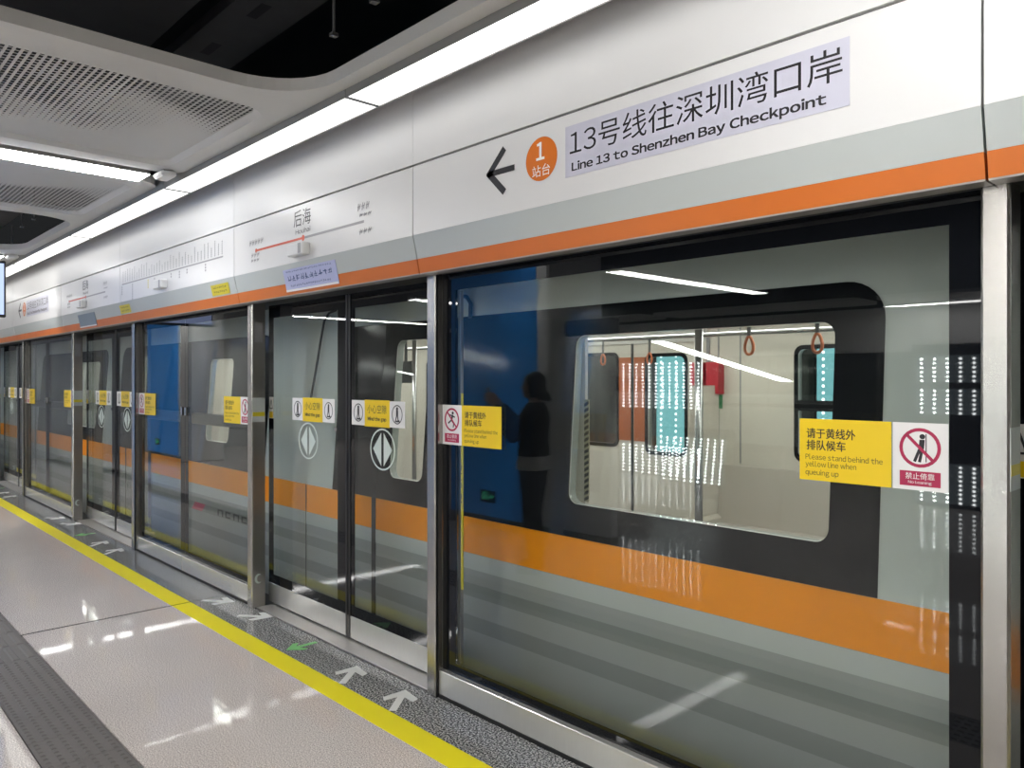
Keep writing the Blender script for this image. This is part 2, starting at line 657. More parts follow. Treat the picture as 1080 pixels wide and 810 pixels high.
def ceiling_module(x0, x1, well, perf):
    YF = -3.55
    b = MB()
    b.plate(rrect(x0, x1, YF, -0.480, 0.13), [rrect(well[0], well[1], YF + 0.35, -0.56, 0.34, 8), rrect(perf[0], perf[1], YF + 0.2, -0.60, 0.13)], flat(ZC), 0.06)
    b.build('ceiling_plate', CEILW, ceil)
    # dished, perforated infill with a sloping rim
    b = MB()
    o = rrect(perf[0], perf[1], YF + 0.2, -0.60, 0.13)
    i = rrect(perf[0] + .035, perf[1] - .035, YF + 0.235, -0.635, 0.10)
    n = len(o)
    b.add([(p, q, ZC + .001) for p, q in o] + [(p, q, ZC + .022) for p, q in i], [(k, (k + 1) % n, n + (k + 1) % n, n + k) for k in range(n)])
    b.build('infill_rim', CEILW, ceil)
    b = MB()
    b.plate(i, [], flat(ZC + .022), 0.002)
    b.build('perforated_infill', PERF, ceil)


ceiling_module(-5.33, -0.95, (-3.50, -1.25), (-5.17, -3.74))
ceiling_module(-10.02, -5.66, (-9.72, -7.42), (-7.22, -5.82))
ceiling_module(-14.5, -10.34, (-12.6, -10.6), (-14.3, -12.8))
ceiling_module(-0.60, 4.6, (1.2, 4.0), (-0.45, 0.95))
for (a, b) in ((-17.9, -14.9), (-14.5, -10.34), (-10.02, -5.66), (-5.33, -0.95), (-0.60, 4.6)):
    MB().plate(rrect(a, b, -12.3, -11.2, 0.13), [], flat(ZC), 0.06).build('ceiling_plate', CEILW, ceil)

# ================================================================== LIGHTS OF THE PLACE
LJ = [XL, -15.45, -13.0, -10.55, -8.10, -5.63, -3.21, -0.76, 1.69, 4.14]
ordn = ['far end', 'sixth', 'fifth', 'fourth', 'third', 'second', 'nearest visible', 'overhead', 'rearmost']
for i, (a, b) in enumerate(zip(LJ[:-1], LJ[1:])):
    t = thing('linear_light', ((a + b) / 2, -0.38, 2.95), {
        5: 'long white strip light segment just before the ceiling sensor, second from the top edge',
        6: 'brightest nearest long strip light segment above the direction sign at the top edge',
        4: 'third long strip light segment, beyond the crossing ceiling light',
        3: 'far long strip light segment near the hanging screen'}.get(i, 'long white ceiling strip light segment over the platform edge, %s one' % ordn[i]), 'light', 'strip lights above the screen doors')
    MB().box(a + .004, b - .004, -0.473, -0.287, 2.955, 3.03).box(a + .004, b - .004, -0.476, -0.471, 2.944, 3.03).box(a + .004, b - .004, -0.289, -0.284, 2.944, 3.03).build('housing', FIXT, t)
    MB().box(a + .009, b - .009, -0.470, -0.290, 2.949, 2.954).build('diffuser', EM_MAIN, t)
    MB().box(b - .008, b + .003, -0.4715, -0.2885, 2.943, 2.9545).build('joint_strip', FRAMEB, t)
    if a < -6:
        continue
    t2 = thing('linear_light', ((a + b) / 2, -12.5, 2.95), 'white strip light segment over the opposite platform edge, %s one' % ordn[i], 'light', 'strip lights over the opposite edge')
    MB().box(a + .004, b - .004, -12.6, -12.41, 2.952, 3.03).build('housing', FIXT, t2)
    MB().box(a + .006, b - .006, -12.598, -12.412, 2.946, 2.951).build('diffuser', EM_REAR, t2)
for i, xa in enumerate((-5.62, -10.30, -14.85, -0.90)):
    t = thing('cross_light', (xa + .12, -2, 2.96), ['white light bar crossing the ceiling beside the perforated panels', 'white light bar crossing the ceiling behind the hanging screen', 'most distant white light bar crossing the ceiling', 'white light bar crossing the ceiling above the photographer'][i], 'light', 'light bars across the ceiling')
    MB().box(xa, xa + .235, -3.45, -0.645, 2.968, 3.03).build('housing', FIXT, t)
    MB().box(xa + .004, xa + .231, -3.446, -0.649, 2.962, 2.967).build('diffuser', EM_CROSS, t)
for i, xa in enumerate((-6.31, -10.88, -15.45, -1.74, 2.83)):
    t = thing('cross_light', (xa + .12, -7, 2.96), ['white light bar over the middle of the platform, reflected above the train window', 'white light bar over the middle of the platform, reflected at the slim post', 'white light bar over the middle of the platform, reflected above the nearest doors', 'white light bar over the middle of the platform, behind the photographer', 'white light bar over the middle of the platform, furthest right'][i], 'light', 'light bars across the ceiling')
    MB().box(xa, xa + .235, -8.90, -5.20, 2.968, 3.03).build('housing', FIXT, t)
    MB().box(xa + .004, xa + .231, -8.896, -5.204, 2.962, 2.967).build('diffuser', EM_REAR, t)

# ================================================================== PLATFORM SCREEN: posts, panels, doors
AX = [(-0.645 - PER * k, -0.575 - PER * k) for k in range(-1, 4)]      # post at the near side of each fixed bay
BX = [(-3.135 - PER * k, -3.065 - PER * k) for k in range(-1, 4)]
DIST = ['beyond the right picture edge', 'nearest', 'second', 'third', 'fourth and furthest']

a0, a1 = AX[1]
post = thing('screen_post', ((a0 + a1) / 2, 0, 0), 'wide brushed steel post at the right edge beside the big glass panel', 'post', 'steel posts of the platform screen')
MB().cbox(a0, a1, -0.05, 0.05, 0, 2.13, 0.007).build('post_body', STEEL, post)
MB().box(a1 - .001, a1 + .0006, -0.042, 0.049, 0, 2.13).build('shaded_side', STEELD, post)  # same steel post; darker colour paints in the dim door recess it reflects
MB().box(a1 - .001, a1 + .0015, -0.03, 0.03, 1.86, 2.00).build('small_grey_label', INKG, post)
MB().box(a1 - .001, a1 + .0012, -0.045, 0.048, 1.30, 1.47).build('pale_label', STRIPW, post)
MB().box(a1 + .0008, a1 + .002, -0.043, 0.046, 1.34, 1.37).build('yellow_stripe', OLIVE, post)
cr = MB()
pts = [(0.028 * math.cos(a), 0.034 * math.sin(a)) for a in [math.radians(60 + 240 * i / 12) for i in range(13)]]
pts += [(0.010 + 0.021 * math.cos(a), 0.026 * math.sin(a)) for a in [math.radians(300 - 240 * i / 12) for i in range(13)]]
cr.plate(pts, [], lambda a, b, d: (a1 + .0018 - d, a, 0.20 + b), 0.002)
cr.build('crescent_sticker', INKLG, post)
for k, (p, q) in enumerate(AX):
    if k == 1:
        continue
    copytree(post, p - a0, ['steel post to the right of the picture', '', 'steel post left of the nearest sliding doors, broad dark side showing', 'steel post left of the second sliding doors, crescent sticker at its foot', 'furthest steel post of the platform screen'][k])
b0, b1 = BX[1]
post = thing('slim_post', ((b0 + b1) / 2, 0, 0), 'slim bright steel post between the nearest doors and the big glass panel', 'post', 'slim posts of the platform screen')
MB().cbox(b0, b1, -0.05, 0.05, 0, 2.13, 0.007).build('post_body', STEEL, post)
MB().box(b1 - .001, b1 + .0004, -0.044, -0.030, 0, 2.13).build('side_gasket', FRAMEB, post)
for k, (p, q) in enumerate(BX):
    if k == 1:
        continue
    copytree(post, p - b0, ['slim steel post to the right of the picture', '', 'slim steel post right of the second sliding doors', 'slim steel post right of the third sliding doors', 'furthest slim steel post'][k])


# -------- stickers ---------------------------------------------------------
def no_figure(b_red, b_ink, cx, cz, r, y, lean=True):
    b_red.ring(cx, cz, r, r * 1.02, r * 0.17, y - .0004)
    b_red.stroke((cx - r * .64, cz + r * .66), (cx + r * .64, cz - r * .66), r * 0.16, y - .0004)
    b_ink.disc(cx + r * .12, cz + r * .58, r * .14, r * .13, y)
    if lean:
        b_ink.poly([(cx - .02 * r, cz + r * .42), (cx + .24 * r, cz + r * .42), (cx + .2 * r, cz - r * .05), (cx - .06 * r, cz - r * .05)], y)
        b_ink.stroke((cx + .02 * r, cz), (cx - .26 * r, cz - r * .72), r * .15, y)
        b_ink.stroke((cx + .12 * r, cz), (cx - .02 * r, cz - r * .74), r * .15, y)
        b_ink.stroke((cx + .30 * r, cz + r * .72), (cx + .30 * r, cz - r * .72), r * .05, y)
    else:
        b_ink.stroke((cx + .10 * r, cz + r * .42), (cx - .06 * r, cz - r * .08), r * .22, y)
        b_ink.stroke((cx - .30 * r, cz + r * .42), (cx + .42 * r, cz + r * .22), r * .12, y)
        b_ink.stroke((cx - .06 * r, cz - r * .05), (cx + .26 * r, cz - r * .34), r * .14, y)
        b_ink.stroke((cx + .26 * r, cz - r * .34), (cx + .18 * r, cz - r * .68), r * .13, y)
        b_ink.stroke((cx - .06 * r, cz - r * .05), (cx - .52 * r, cz - r * .34), r * .14, y)


def queue_sticker(parent, x0, left, y=-0.0035):
    """yellow queueing notice with a white prohibition square beside it"""
    z0, z1 = 1.274, 1.472
    wy, ww = 0.287, 0.152
    yx = x0 + (ww if left else 0)
    wx = x0 if left else x0 + wy + .004
    s = MB().box(yx, yx + wy, y, y + .0015, z0, z1).build('queue_notice', STY, parent, label='yellow queueing notice')
    t = MB()
    t.text('请于黄线外', yx + .024, yx + .180, z1 - .062, z1 - .030, y - .0005, bold=.0006)
    t.text('排队候车', yx + .024, yx + .150, z1 - .100, z1 - .068, y - .0005, bold=.0006)
    t.text('Please stand behind the', yx + .020, yx + .262, z1 - .131, z1 - .113, y - .0005)
    t.text('yellow line when', yx + .020, yx + .183, z1 - .159, z1 - .136, y - .0005)
    t.text('queuing up', yx + .020, yx + .128, z1 - .186, z1 - .163, y - .0005)
    t.build('notice_lettering', INKB, s)
    s = MB().box(wx, wx + ww, y, y + .0015, z0, z1).build('prohibition_notice', STW, parent, label='white prohibition notice with a red ring')
    red, ink = MB(), MB()
    no_figure(red, ink, wx + ww / 2, z0 + .125, .057, y - .0005, not left)
    red.poly([(wx + .02, z0 + .012), (wx + ww - .02, z0 + .012), (wx + ww - .02, z0 + .056), (wx + .02, z0 + .056)], y - .0004)
    red.build('red_print', STR, s)
    ink.build('black_figure', INK, s)
    t = MB()
    t.text('禁止倚靠' if not left else '禁止攀爬', wx + .036, wx + ww - .036, z0 + .032, z0 + .051, y - .0009)
    t.text('No leaning' if not left else 'No climbing', wx + .044, wx + ww - .044, z0 + .017, z0 + .028, y - .0009)
    t.build('white_lettering', INKW, s)


def gap_sticker(parent, x0, y):
    z0, z1 = 1.324, 1.474
    W = 0.555
    s = MB().box(x0, x0 + W, y, y + .0015, z0, z1).build('gap_notice', STW, parent, label='white and yellow mind-the-gap notice')
    MB().box(x0 + .145, x0 + .405, y - .0008, y, z0 - .004, z1 + .004).build('yellow_field', STY, s)
    t = MB()
    t.text('小心空隙', x0 + .175, x0 + .375, z0 + .075, z0 + .125, y - .0013)
    t.text('Mind the gap', x0 + .180, x0 + .372, z0 + .026, z0 + .054, y - .0013, bold=.001)
    for cx in (x0 + .075, x0 + .48):
        t.ring(cx, z0 + .075, .052, .055, .006, y - .0006)
        t.disc(cx, z0 + .108, .010, .010, y - .0006)
        t.stroke((cx, z0 + .10), (cx, z0 + .065), .02, y - .0006)
        t.stroke((cx - .004, z0 + .07), (cx - .016, z0 + .038), .009, y - .0006)
        t.stroke((cx + .004, z0 + .07), (cx + .012, z0 + .038), .009, y - .0006)
        t.poly([(cx - .03, z0 + .032), (cx + .03, z0 + .032), (cx + .02, z0 + .045), (cx - .01, z0 + .040)], y - .0006)
    t.build('black_print', INK, s)


def slide_sticker(parent, cx, y):
    cz = 1.192
    t = MB()
    t.ring(cx, cz, .128, .122, .010, y)
    for sgn in (-1, 1):
        t.poly([(cx + sgn * .012, cz - .098), (cx + sgn * .012, cz + .098), (cx + sgn * .098, cz)], y)
    t.build('sliding_arrow_mark', INKLG, parent, label='pale round mark with two arrowheads')


# -------- big fixed glass panel -------------------------------------------
def fixed_panel(label, x0, x1):
    t = thing('fixed_glass_panel', ((x0 + x1) / 2, 0, 0), label, 'glass panel')
    gx0, gx1 = x0 + .105, x1 - .092
    MB().box(x0 + .003, x1 - .003, 0.0, 0.012, .142, 2.125).build('glass_pane', GLASS, t)
    MB().plate([(x0 + .003, .140), (x1 - .003, .140), (x1 - .003, 2.128), (x0 + .003, 2.128)], [[(gx0, .190), (gx1, .190), (gx1, 2.042), (gx0, 2.042)]],
               lambda a, b, d: (a, -0.0014 + d, b), 0.0012).build('black_border', BLACKG, t)
    MB().box(gx0 + .001, gx0 + .022, 0.013, 0.03, .192, 2.04).build('grey_inner_trim', STEELD, t)
    MB().cbox(x0 + .003, x1 - .003, -.028, .03, .017, .137, .003).build('kick_plate', KICK, t)
    MB().box(x0 + .003, x1 - .003, -.027, .028, 0, .017).build('base_gasket', BLACK, t)
    queue_sticker(t, x0 + .002, True)
    queue_sticker(t, x1 - .092 - .444, False)
    return t


x0, x1 = BX[1][1], AX[1][0]
fp = fixed_panel('large single glass panel filling the right half, train and reflections behind it', x0, x1)
st = MB().box(x0 + .112, x0 + .140, .014, .020, .56, 1.53).build('yellow_edge_label', OLIVE, fp, label='narrow yellow strip label')
for i, ch in enumerate('252'):
    zc = 1.13 - i * .07
    MB().text(ch, x0 + .116, x0 + .134, zc, zc + .045, .0135).build('black_digit', INK, st)
copytree(fp, PER, 'large single glass panel to the right of the picture')


# -------- emergency double doors -------------------------------------------
def escape_leaf(label, x0, x1, hinge_left):
    t = thing('escape_door_leaf', ((x0 + x1) / 2, 0, 0), label, 'door', 'escape doors of the platform screen')
    s0, s1 = (.075, .095) if hinge_left else (.07, .045)
    MB().box(x0 + .003, x1 - .003, 0.0, 0.012, .142, 2.125).build('glass_pane', GLASS, t)
    MB().plate([(x0 + .003, .140), (x1 - .003, .140), (x1 - .003, 2.128), (x0 + .003, 2.128)], [[(x0 + s0, .185), (x1 - s1, .185), (x1 - s1, 2.055), (x0 + s0, 2.055)]],
               lambda a, b, d: (a, -0.0014 + d, b), 0.0012).build('black_border', BLACKG, t)
    MB().cbox(x0 + .004, x1 - .004, -.028, .03, .017, .137, .003).build('kick_plate', KICK, t)
    MB().box(x0 + .003, x1 - .003, -.027, .028, 0, .017).build('base_gasket', BLACK, t)
    MB().cbox(x0 + s0, x1 - s1, .02, .07, 1.235, 1.325, .01).build('push_bar', FRAMEB, t)
    hx = x1 - .05 if hinge_left else x0 + .03
    MB().cbox(hx, hx + .022, -.022, 0, 1.30, 1.37, .004).build('lock_cover', POLE, t)
    if hinge_left:
        queue_sticker(t, x0 + .002, True)
    else:
        queue_sticker(t, x1 - .06 - .444, False)
    return t


x0, x1 = BX[2][1], AX[2][0]
xm = -6.50
el = escape_leaf('left leaf of the glass escape door between the nearest and second sliding doors', x0, xm, True)
er = escape_leaf('right leaf of the glass escape door between the nearest and second sliding doors', xm, x1, False)
for k in (1, 2):
    w_ = ['', 'distant', 'furthest'][k]
    copytree(el, -PER * k, 'left leaf of the %s glass escape door near the left picture edge' % w_)
    copytree(er, -PER * k, 'right leaf of the %s glass escape door near the left picture edge' % w_)


# -------- sliding doors ------------------------------------------------------
def door_leaf(label, x0, x1, left):
    t = thing('sliding_door_leaf', ((x0 + x1) / 2, .125, 0), label, 'door', 'sliding doors of the platform screen')
    y = .107
    s0, s1 = (.075, .125) if left else (.065, .075)
    MB().box(x0 + .002, x1 - .002, y, y + .012, .155, 2.12).build('glass_pane', GLASS, t)
    MB().plate([(x0 + .002, .150), (x1 - .002, .150), (x1 - .002, 2.125), (x0 + .002, 2.125)], [[(x0 + s0, .215), (x1 - s1, .215), (x1 - s1, 2.035), (x0 + s0, 2.035)]],
               lambda a, b, d: (a, y - .0014 + d, b), 0.0012).build('black_border', BLACKG, t)
    MB().cbox(x0 + .002, x1 - .002, y - .004, y + .035, .012, .150, .003).build('kick_plate', KICK, t)
    sx = x1 - .028 if left else x0
    MB().box(sx + .004, sx + .024, y - .006, y + .03, .012, 2.12).build('rubber_edge', BLACK, t)
    if left:
        MB().tube([(x1 - .148, y - .004, 1.283), (x1 - .148, y + .002, 1.283)], .016, 12).build('lock_cylinder', POLE, t)
        s = MB().box(x0 + .012, x0 + .075, y - .0035, y - .002, 1.322, 1.474).build('pinch_warning', STW, t, label='small white and yellow hand-pinch warning')
        q = MB().poly([(x0 + .016, 1.325), (x0 + .071, 1.325), (x0 + .071, 1.37), (x0 + .016, 1.37)], y - .004)
        q.build('yellow_field', STY, s)
        q = MB()
        for aa, bb in (((.022, 1.392), (.065, 1.392)), ((.022, 1.392), (.0435, 1.455)), ((.0435, 1.455), (.065, 1.392))):
            q.stroke((x0 + aa[0], aa[1]), (x0 + bb[0], bb[1]), .007, y - .004)
        q.build('warning_triangle', INK, s)
    gap_sticker(t, (x1 - .157 - .555) if left else (x0 + .04), y - .0035)
    slide_sticker(t, (x1 - .495) if left else (x0 + .372), y - .0032)
    return t


dl = door_leaf('left leaf of the nearest sliding doors, round arrow mark under its notice', -5.205, -4.135, True)
dr = door_leaf('right leaf of the nearest sliding doors, beside the slim steel post', -4.131, -3.075, False)
DN = {-1: 'sliding doors cut by the right picture edge', 1: 'second sliding doors', 2: 'third sliding doors at the left picture edge'}
for k in (-1, 1, 2):
    copytree(dl, -PER * k, 'left leaf of the ' + DN[k])
    copytree(dr, -PER * k, 'right leaf of the ' + DN[k])

# thresholds under the doors
th = MB().cbox(-5.145, -3.135, -.016, .20, -.045, .003, .002).build('door_threshold', THRESH)
tag(th, 'flat steel threshold in front of the nearest sliding doors', 'threshold', 'steel thresholds under the sliding doors')
for k, nm in ((-1, 'right picture edge'), (1, 'second sliding doors'), (2, 'third sliding doors')):
    o = th.copy()
    C.objects.link(o)
    o.location.x = -PER * k
    o['label'] = 'flat steel threshold by the ' + nm
for k in range(-1, 4):
    o = MB().box(BX[k + 1][0], AX[k + 1][1], -.020, .20, -.045, -.0005).build('trim_%d' % (k + 2), BLACK)
    o['kind'] = 'structure'

# ------------------------------------------------------------------ header and fascia panels
cuts = sorted([(p + q) / 2 for p, q in AX + BX], reverse=True)
cuts = [XR] + [c for c in cuts if c < XR - .3] + [XL]


def ystrip(z):
    """front of the sloping lower strip of the header"""
    if z > 2.31:
        return -.16
    if z > 2.197:
        return -.16 + (2.31 - z) / (2.31 - 2.197) * .026
    return -.134 + (2.197 - z) / .075 * .014


HEAD = []
for i, (b, a) in enumerate(zip(cuts[:-1], cuts[1:])):
    nm = {2: 'white header panel with the line 13 direction sign at the right',
          3: 'white header panel with the station name strip above the nearest doors',
          4: 'white header panel carrying the long route map',
          5: 'white header panel with a station strip above the second doors',
          6: 'distant white header panel with a small direction sign'}.get(i, 'blank white header panel, number %s along the platform screen' % ['zero', 'one', 'two', 'three', 'four', 'five', 'six', 'seven', 'eight', 'nine', 'ten', 'eleven'][i])
    if i == 1:
        nm = 'white header panel cut off by the right picture edge'
    t = thing('header_panel', ((a + b) / 2, -.15, 2.13), nm, 'panel', 'header panels over the screen doors')
    HEAD.append((a, b, t))
    g = .0035
    MB().prism_x([(-.16, 2.312), (-.16, 2.651), (-.10, 2.651), (-.10, 2.312)], a + g, b - g).build('face', WHITE, t)
    MB().prism_x([(-.16, 2.3115), (-.134, 2.1975), (-.09, 2.1975), (-.09, 2.3115)], a + g, b - g).build('lower_strip', STRIPW, t)
    MB().prism_x([(-.134, 2.197), (-.120, 2.128), (-.09, 2.128), (-.09, 2.197)], a + g, b - g).build('orange_band', ORANGE, t)
    MB().prism_x([(-.121, 2.1275), (-.119, 2.1225), (-.052, 2.1225), (-.052, 2.1275)], a + g, b - g).build('soffit', SOFFIT, t)
    MB().box(a, b, -.088, .26, 2.13, 2.66).build('housing', BLACK, t)
    f = thing('fascia_panel', ((a + b) / 2, -.15, 2.66), nm.replace('header panel', 'upper fascia panel').split(' with ')[0].split(' carrying ')[0] + ', %s from the right' % ['zeroth', 'first', 'second', 'third', 'fourth', 'fifth', 'sixth', 'seventh', 'eighth', 'ninth', 'tenth', 'eleventh'][i], 'panel', 'upper fascia panels')
    MB().box(a + .0015, b - .0015, -.16, -.14, 2.662, 3.22).build('face', WHITE, f)
    MB().box(a, b, -.139, -.09, 2.661, 3.22).build('backing', BLACK, f)


def head_at(x):
    for a, b, t in HEAD:
        if a <= x <= b:
            return t


def direction_sign(dx):
    par = head_at(-1.8 + dx)
    y = -.1615
    t = MB()
    L = .0255
    t.stroke((-2.535 + dx, 2.503), (-2.369 + dx, 2.503), L, y)
    t.stroke((-2.54 + dx, 2.495), (-2.432 + dx, 2.597), L * 1.2, y)
    t.stroke((-2.54 + dx, 2.511), (-2.432 + dx, 2.408), L * 1.2, y)
    t.build('black_arrow', INK, par)
    c = MB().disc(-2.210 + dx, 2.505, .090, .090, y, 40).build('orange_platform_mark', mat('orange_print', (0.66, 0.16, 0.01), .35), par)
    t = MB()
    t.text('1', -2.236 + dx, -2.194 + dx, 2.503, 2.573, y - .0006, bold=.003)
    t.text('站台', -2.262 + dx, -2.160 + dx, 2.434, 2.482, y - .0006)
    t.build('white_lettering', INKW, c)
    film = MB().box(-2.076 + dx, -.952 + dx, y - .0003, y + .001, 2.400, 2.602).build('lavender_film', FILM, par)
    t = MB()
    t.text('13号线往深圳湾口岸', -2.052 + dx, -.972 + dx, 2.481, 2.584, y - .0009)
    t.text('Line 13 to Shenzhen Bay Checkpoint', -2.040 + dx, -1.022 + dx, 2.412, 2.455, y - .0009, bold=.0016)
    t.build('black_lettering', INK, film)


def station_strip(dx):
    par = head_at(-4.2 + dx)
    y = -.1615
    t = MB()
    t.text('后海', -4.322 + dx, -4.113 + dx, 2.522, 2.622, y)
    t.text('Houhai', -4.298 + dx, -4.118 + dx, 2.478, 2.508, y)
    t.build('station_lettering', INK, par)
    t = MB().stroke((-4.841 + dx, 2.447), (-4.204 + dx, 2.447), .014, y)
    t.disc(-4.835 + dx, 2.447, .014, .014, y - .0005)
    t.disc(-4.204 + dx, 2.447, .018, .018, y - .0005)
    t.build('red_route_line', INKR, par)
    t = MB().stroke((-4.204 + dx, 2.447), (-3.54 + dx, 2.447), .014, y + .0003)
    t.build('grey_route_line', INKG, par)
    t = MB()
    random.seed(5)
    for (xa, n, za, h) in ((-4.93, 5, 2.487, .036), (-4.90, 3, 2.405, .03), (-4.905, 3, 2.375, .02), (-3.60, 3, 2.51, .04), (-3.58, 3, 2.475, .018), (-3.58, 3, 2.38, .03)):
        for i in range(n):
            xq = xa + dx + i * .042
            t.stroke((xq, za), (xq + .008, za + h), .007, y)
            t.stroke((xq + .014, za + h * .2), (xq + .026, za + h * .9), .006, y)
            t.stroke((xq - .004, za + h * .55), (xq + .026, za + h * .6), .006, y)
    t.build('end_station_marks', INKG, par, kind='stuff')


direction_sign(0)
direction_sign(-9.35)
station_strip(0)
station_strip(-4.57)

# long route map (lettering too small to read in the photograph: only fine marks)
par = head_at(-6.5)
y = -.1615
t = MB()
xa, xb = -7.60, -5.36
t.stroke((xa, 2.470), (xb, 2.470), .011, y)
t.build('route_line', INKG, par)
t = MB()
for i in range(36):
    xq = xa + .03 + (xb - xa - .05) * i / 35
    h = random.uniform(.05, .115)
    zz = 2.488
    while zz < 2.488 + h:
        t.poly([(xq - .008, zz), (xq + .010, zz), (xq + .012, zz + .006), (xq - .006, zz + .006)], y)
        t.stroke((xq - .004, zz), (xq + .006, zz + .012), .005, y)
        zz += .0145
    t.disc(xq, 2.470, .006, .006, y - .0004, 8)
t.build('station_name_marks', INKG, par, kind='stuff')
t = MB()
for i, (fx, n) in enumerate(((0.0, 4), (.13, 7), (.38, 3), (.55, 2), (.63, 3), (.70, 2), (.86, 3))):
    xq = xa + (xb - xa) * fx
    for j in range(n):
        zz = 2.452 - j * .021
        t.poly([(xq - .011, zz - .014), (xq + .011, zz - .014), (xq + .011, zz), (xq - .011, zz)], y)
t.build('interchange_marks', INKG, par)
t = MB()
xq = xa + (xb - xa) * .31
for j in range(4):
    t.poly([(xq - .011, 2.438 - j * .02), (xq + .011, 2.438 - j * .02), (xq + .011, 2.452 - j * .02), (xq - .011, 2.452 - j * .02)], y)
t.build('olive_interchange_mark', OLIVE, par)

# sensor boxes, notices, labels on the header
sb = thing('sensor_box', (-4.212, -.16, 2.335), 'small white sensor box under the station name, above the lavender notice', 'sensor', 'sensor boxes on the header')
MB().cbox(-4.306, -4.120, -.215, -.161, 2.338, 2.412, .006).build('box_body', BOXW, sb)
MB().box(-4.170, -4.135, -.2165, -.214, 2.345, 2.405).build('grey_window', INKG, sb)
copytree(sb, -2.33, 'small white sensor box below the long route map')
copytree(sb, -4.62, 'small white sensor box above the slate notice, second doors')


def notice(name, label, x0, x1, m, ink, lines):
    yo = lambda z: ystrip(z) - .004
    t = thing(name, ((x0 + x1) / 2, -.145, 2.14), label, 'notice', 'notices stuck on the header')
    q = MB()
    zs = [2.145, 2.197, 2.278]
    for za, zb in zip(zs[:-1], zs[1:]):
        q.add([(x0, yo(za), za), (x1, yo(za), za), (x1, yo(zb), zb), (x0, yo(zb), zb), (x0, yo(za) + .003, za), (x1, yo(za) + .003, za), (x1, yo(zb) + .003, zb), (x0, yo(zb) + .003, zb)],
              [(0, 1, 2, 3), (4, 7, 6, 5), (0, 3, 7, 4), (1, 5, 6, 2), (0, 4, 5, 1), (3, 2, 6, 7)])
    q.build('sheet', m, t)
    MB().poly([(x0, 2.1445), (x1, 2.1445), (x1, 2.157), (x0, 2.157)], lambda z: yo(z) - .0008).build('edge_highlight', STW, t)  # highlight along the jutting lower edge, painted in as a white strip
    q = MB()
    yt = lambda z: yo(z) - .0006
    for (s, fa, fb, za, zb) in lines:
        q.text(s, x0 + (x1 - x0) * fa, x0 + (x1 - x0) * fb, za, zb, yt)
    if lines:
        q.build('lettering', ink, t)
    return t


def scribble(q, x0, x1, z0, z1, n, yf):
    """illegible small characters: a few uneven strokes each"""
    wv, h = (x1 - x0) / n, z1 - z0
    for i in range(n):
        xa_ = x0 + wv * i
        for k in range(2):
            f = random.uniform(.1, .9)
            q.stroke((xa_, z0 + h * f), (xa_ + wv * random.uniform(.6, .85), z0 + h * (f + random.uniform(-.06, .1))), h * .10, yf)
            f = random.uniform(.05, .75)
            q.stroke((xa_ + wv * f, z0 + h * random.uniform(0, .4)), (xa_ + wv * (f + random.uniform(-.12, .12)), z1 - h * random.uniform(0, .25)), wv * .12, yf)


o = notice('lavender_notice', 'lavender paper notice hanging over the orange band above the nearest doors', -4.475, -3.850, LAV, INKBLUE, [])
q = MB()
yf = lambda z: ystrip(z) - .0048
scribble(q, -4.43, -3.89, 2.203, 2.243, 10, yf)
scribble(q, -4.44, -3.89, 2.258, 2.268, 22, yf)
scribble(q, -4.41, -3.92, 2.170, 2.184, 20, yf)
q.build('blue_print', INKBLUE, o)
notice('slate_notice', 'dark slate notice hanging over the orange band above the second doors', -9.10, -8.50, SLATE, INKBLUE, [])
for i, (x0, x1, lb) in enumerate(((-5.595, -5.290, 'yellow label on the header strip right of the long route map'), (-7.70, -7.41, 'olive yellow label on the header strip under the left end of the route map'))):
    t = thing('yellow_label', ((x0 + x1) / 2, -.15, 2.20), lb, 'label', 'yellow labels on the header strip')
    yo = lambda z: ystrip(z) - .003
    MB().poly([(x0, 2.2065), (x1, 2.2065), (x1, 2.282), (x0, 2.282)], yo).build('sheet', OLIVE, t)
    q = MB()
    yf2 = lambda z: ystrip(z) - .0036
    scribble(q, x0 + .04, x1 - .04, 2.252, 2.268, 7, yf2)
    scribble(q, x0 + .04, x1 - .04, 2.222, 2.238, 7, yf2)
    q.build('print', INKB, t)

# ================================================================== THE TRAIN
TX0, TX1 = -16.5, 4.6
ZW = 0.84                     # waist: above it the side leans inwards


def ys(z):
    return .33 + .075 * max(0.0, z - ZW)


train = thing('metro_train', (-4, 1.8, -0.9), 'grey metro train with black window band and orange stripe behind the screen doors', 'train')


def side(off):
    return lambda a, b, d: (a, ys(b) + off + d, b)


WIN = [(-2.520, -1.238, 1.0, 1.815), (-4.035, -3.690, .985, 1.845), (-6.95, -6.45, 1.05, 1.78), (-8.95, -8.60, .985, 1.845), (-11.6, -10.3, 1.0, 1.815), (.75, 2.05, 1.0, 1.815)]
WL = [rrect(a, b, c, d, .055) for a, b, c, d in WIN]
MB().plate([(TX0, ZW), (TX1, ZW), (TX1, 2.16), (TX0, 2.16)], WL, side(0), .05).build('upper_side', TBODY, train)
MB().prism_x([(.33, .642), (.33, ZW), (.38, ZW), (.38, .642)], TX0, TX1).build('orange_stripe', TORANGE, train)
MB().prism_x([(.334, -.95), (.33, .3), (.33, .642), (.38, .642), (.38, -.95)], TX0, TX1).build('lower_side', TLOW, train)
MB().prism_x([(.328, .555), (.328, .640), (.332, .640), (.332, .555)], TX0, TX1).build('pale_sill_strip', mat('train_mid_grey', (.44, .46, .45), .5), train)
MB().prism_x([(.3285, .405), (.3285, .475), (.331, .475), (.331, .405)], TX0, TX1).build('dark_stripe', TSTRIPE, train)
MB().prism_x([(.3285, .22), (.3285, .30), (.331, .30), (.331, .22)], TX0, TX1).build('dark_stripe', TSTRIPE, train)
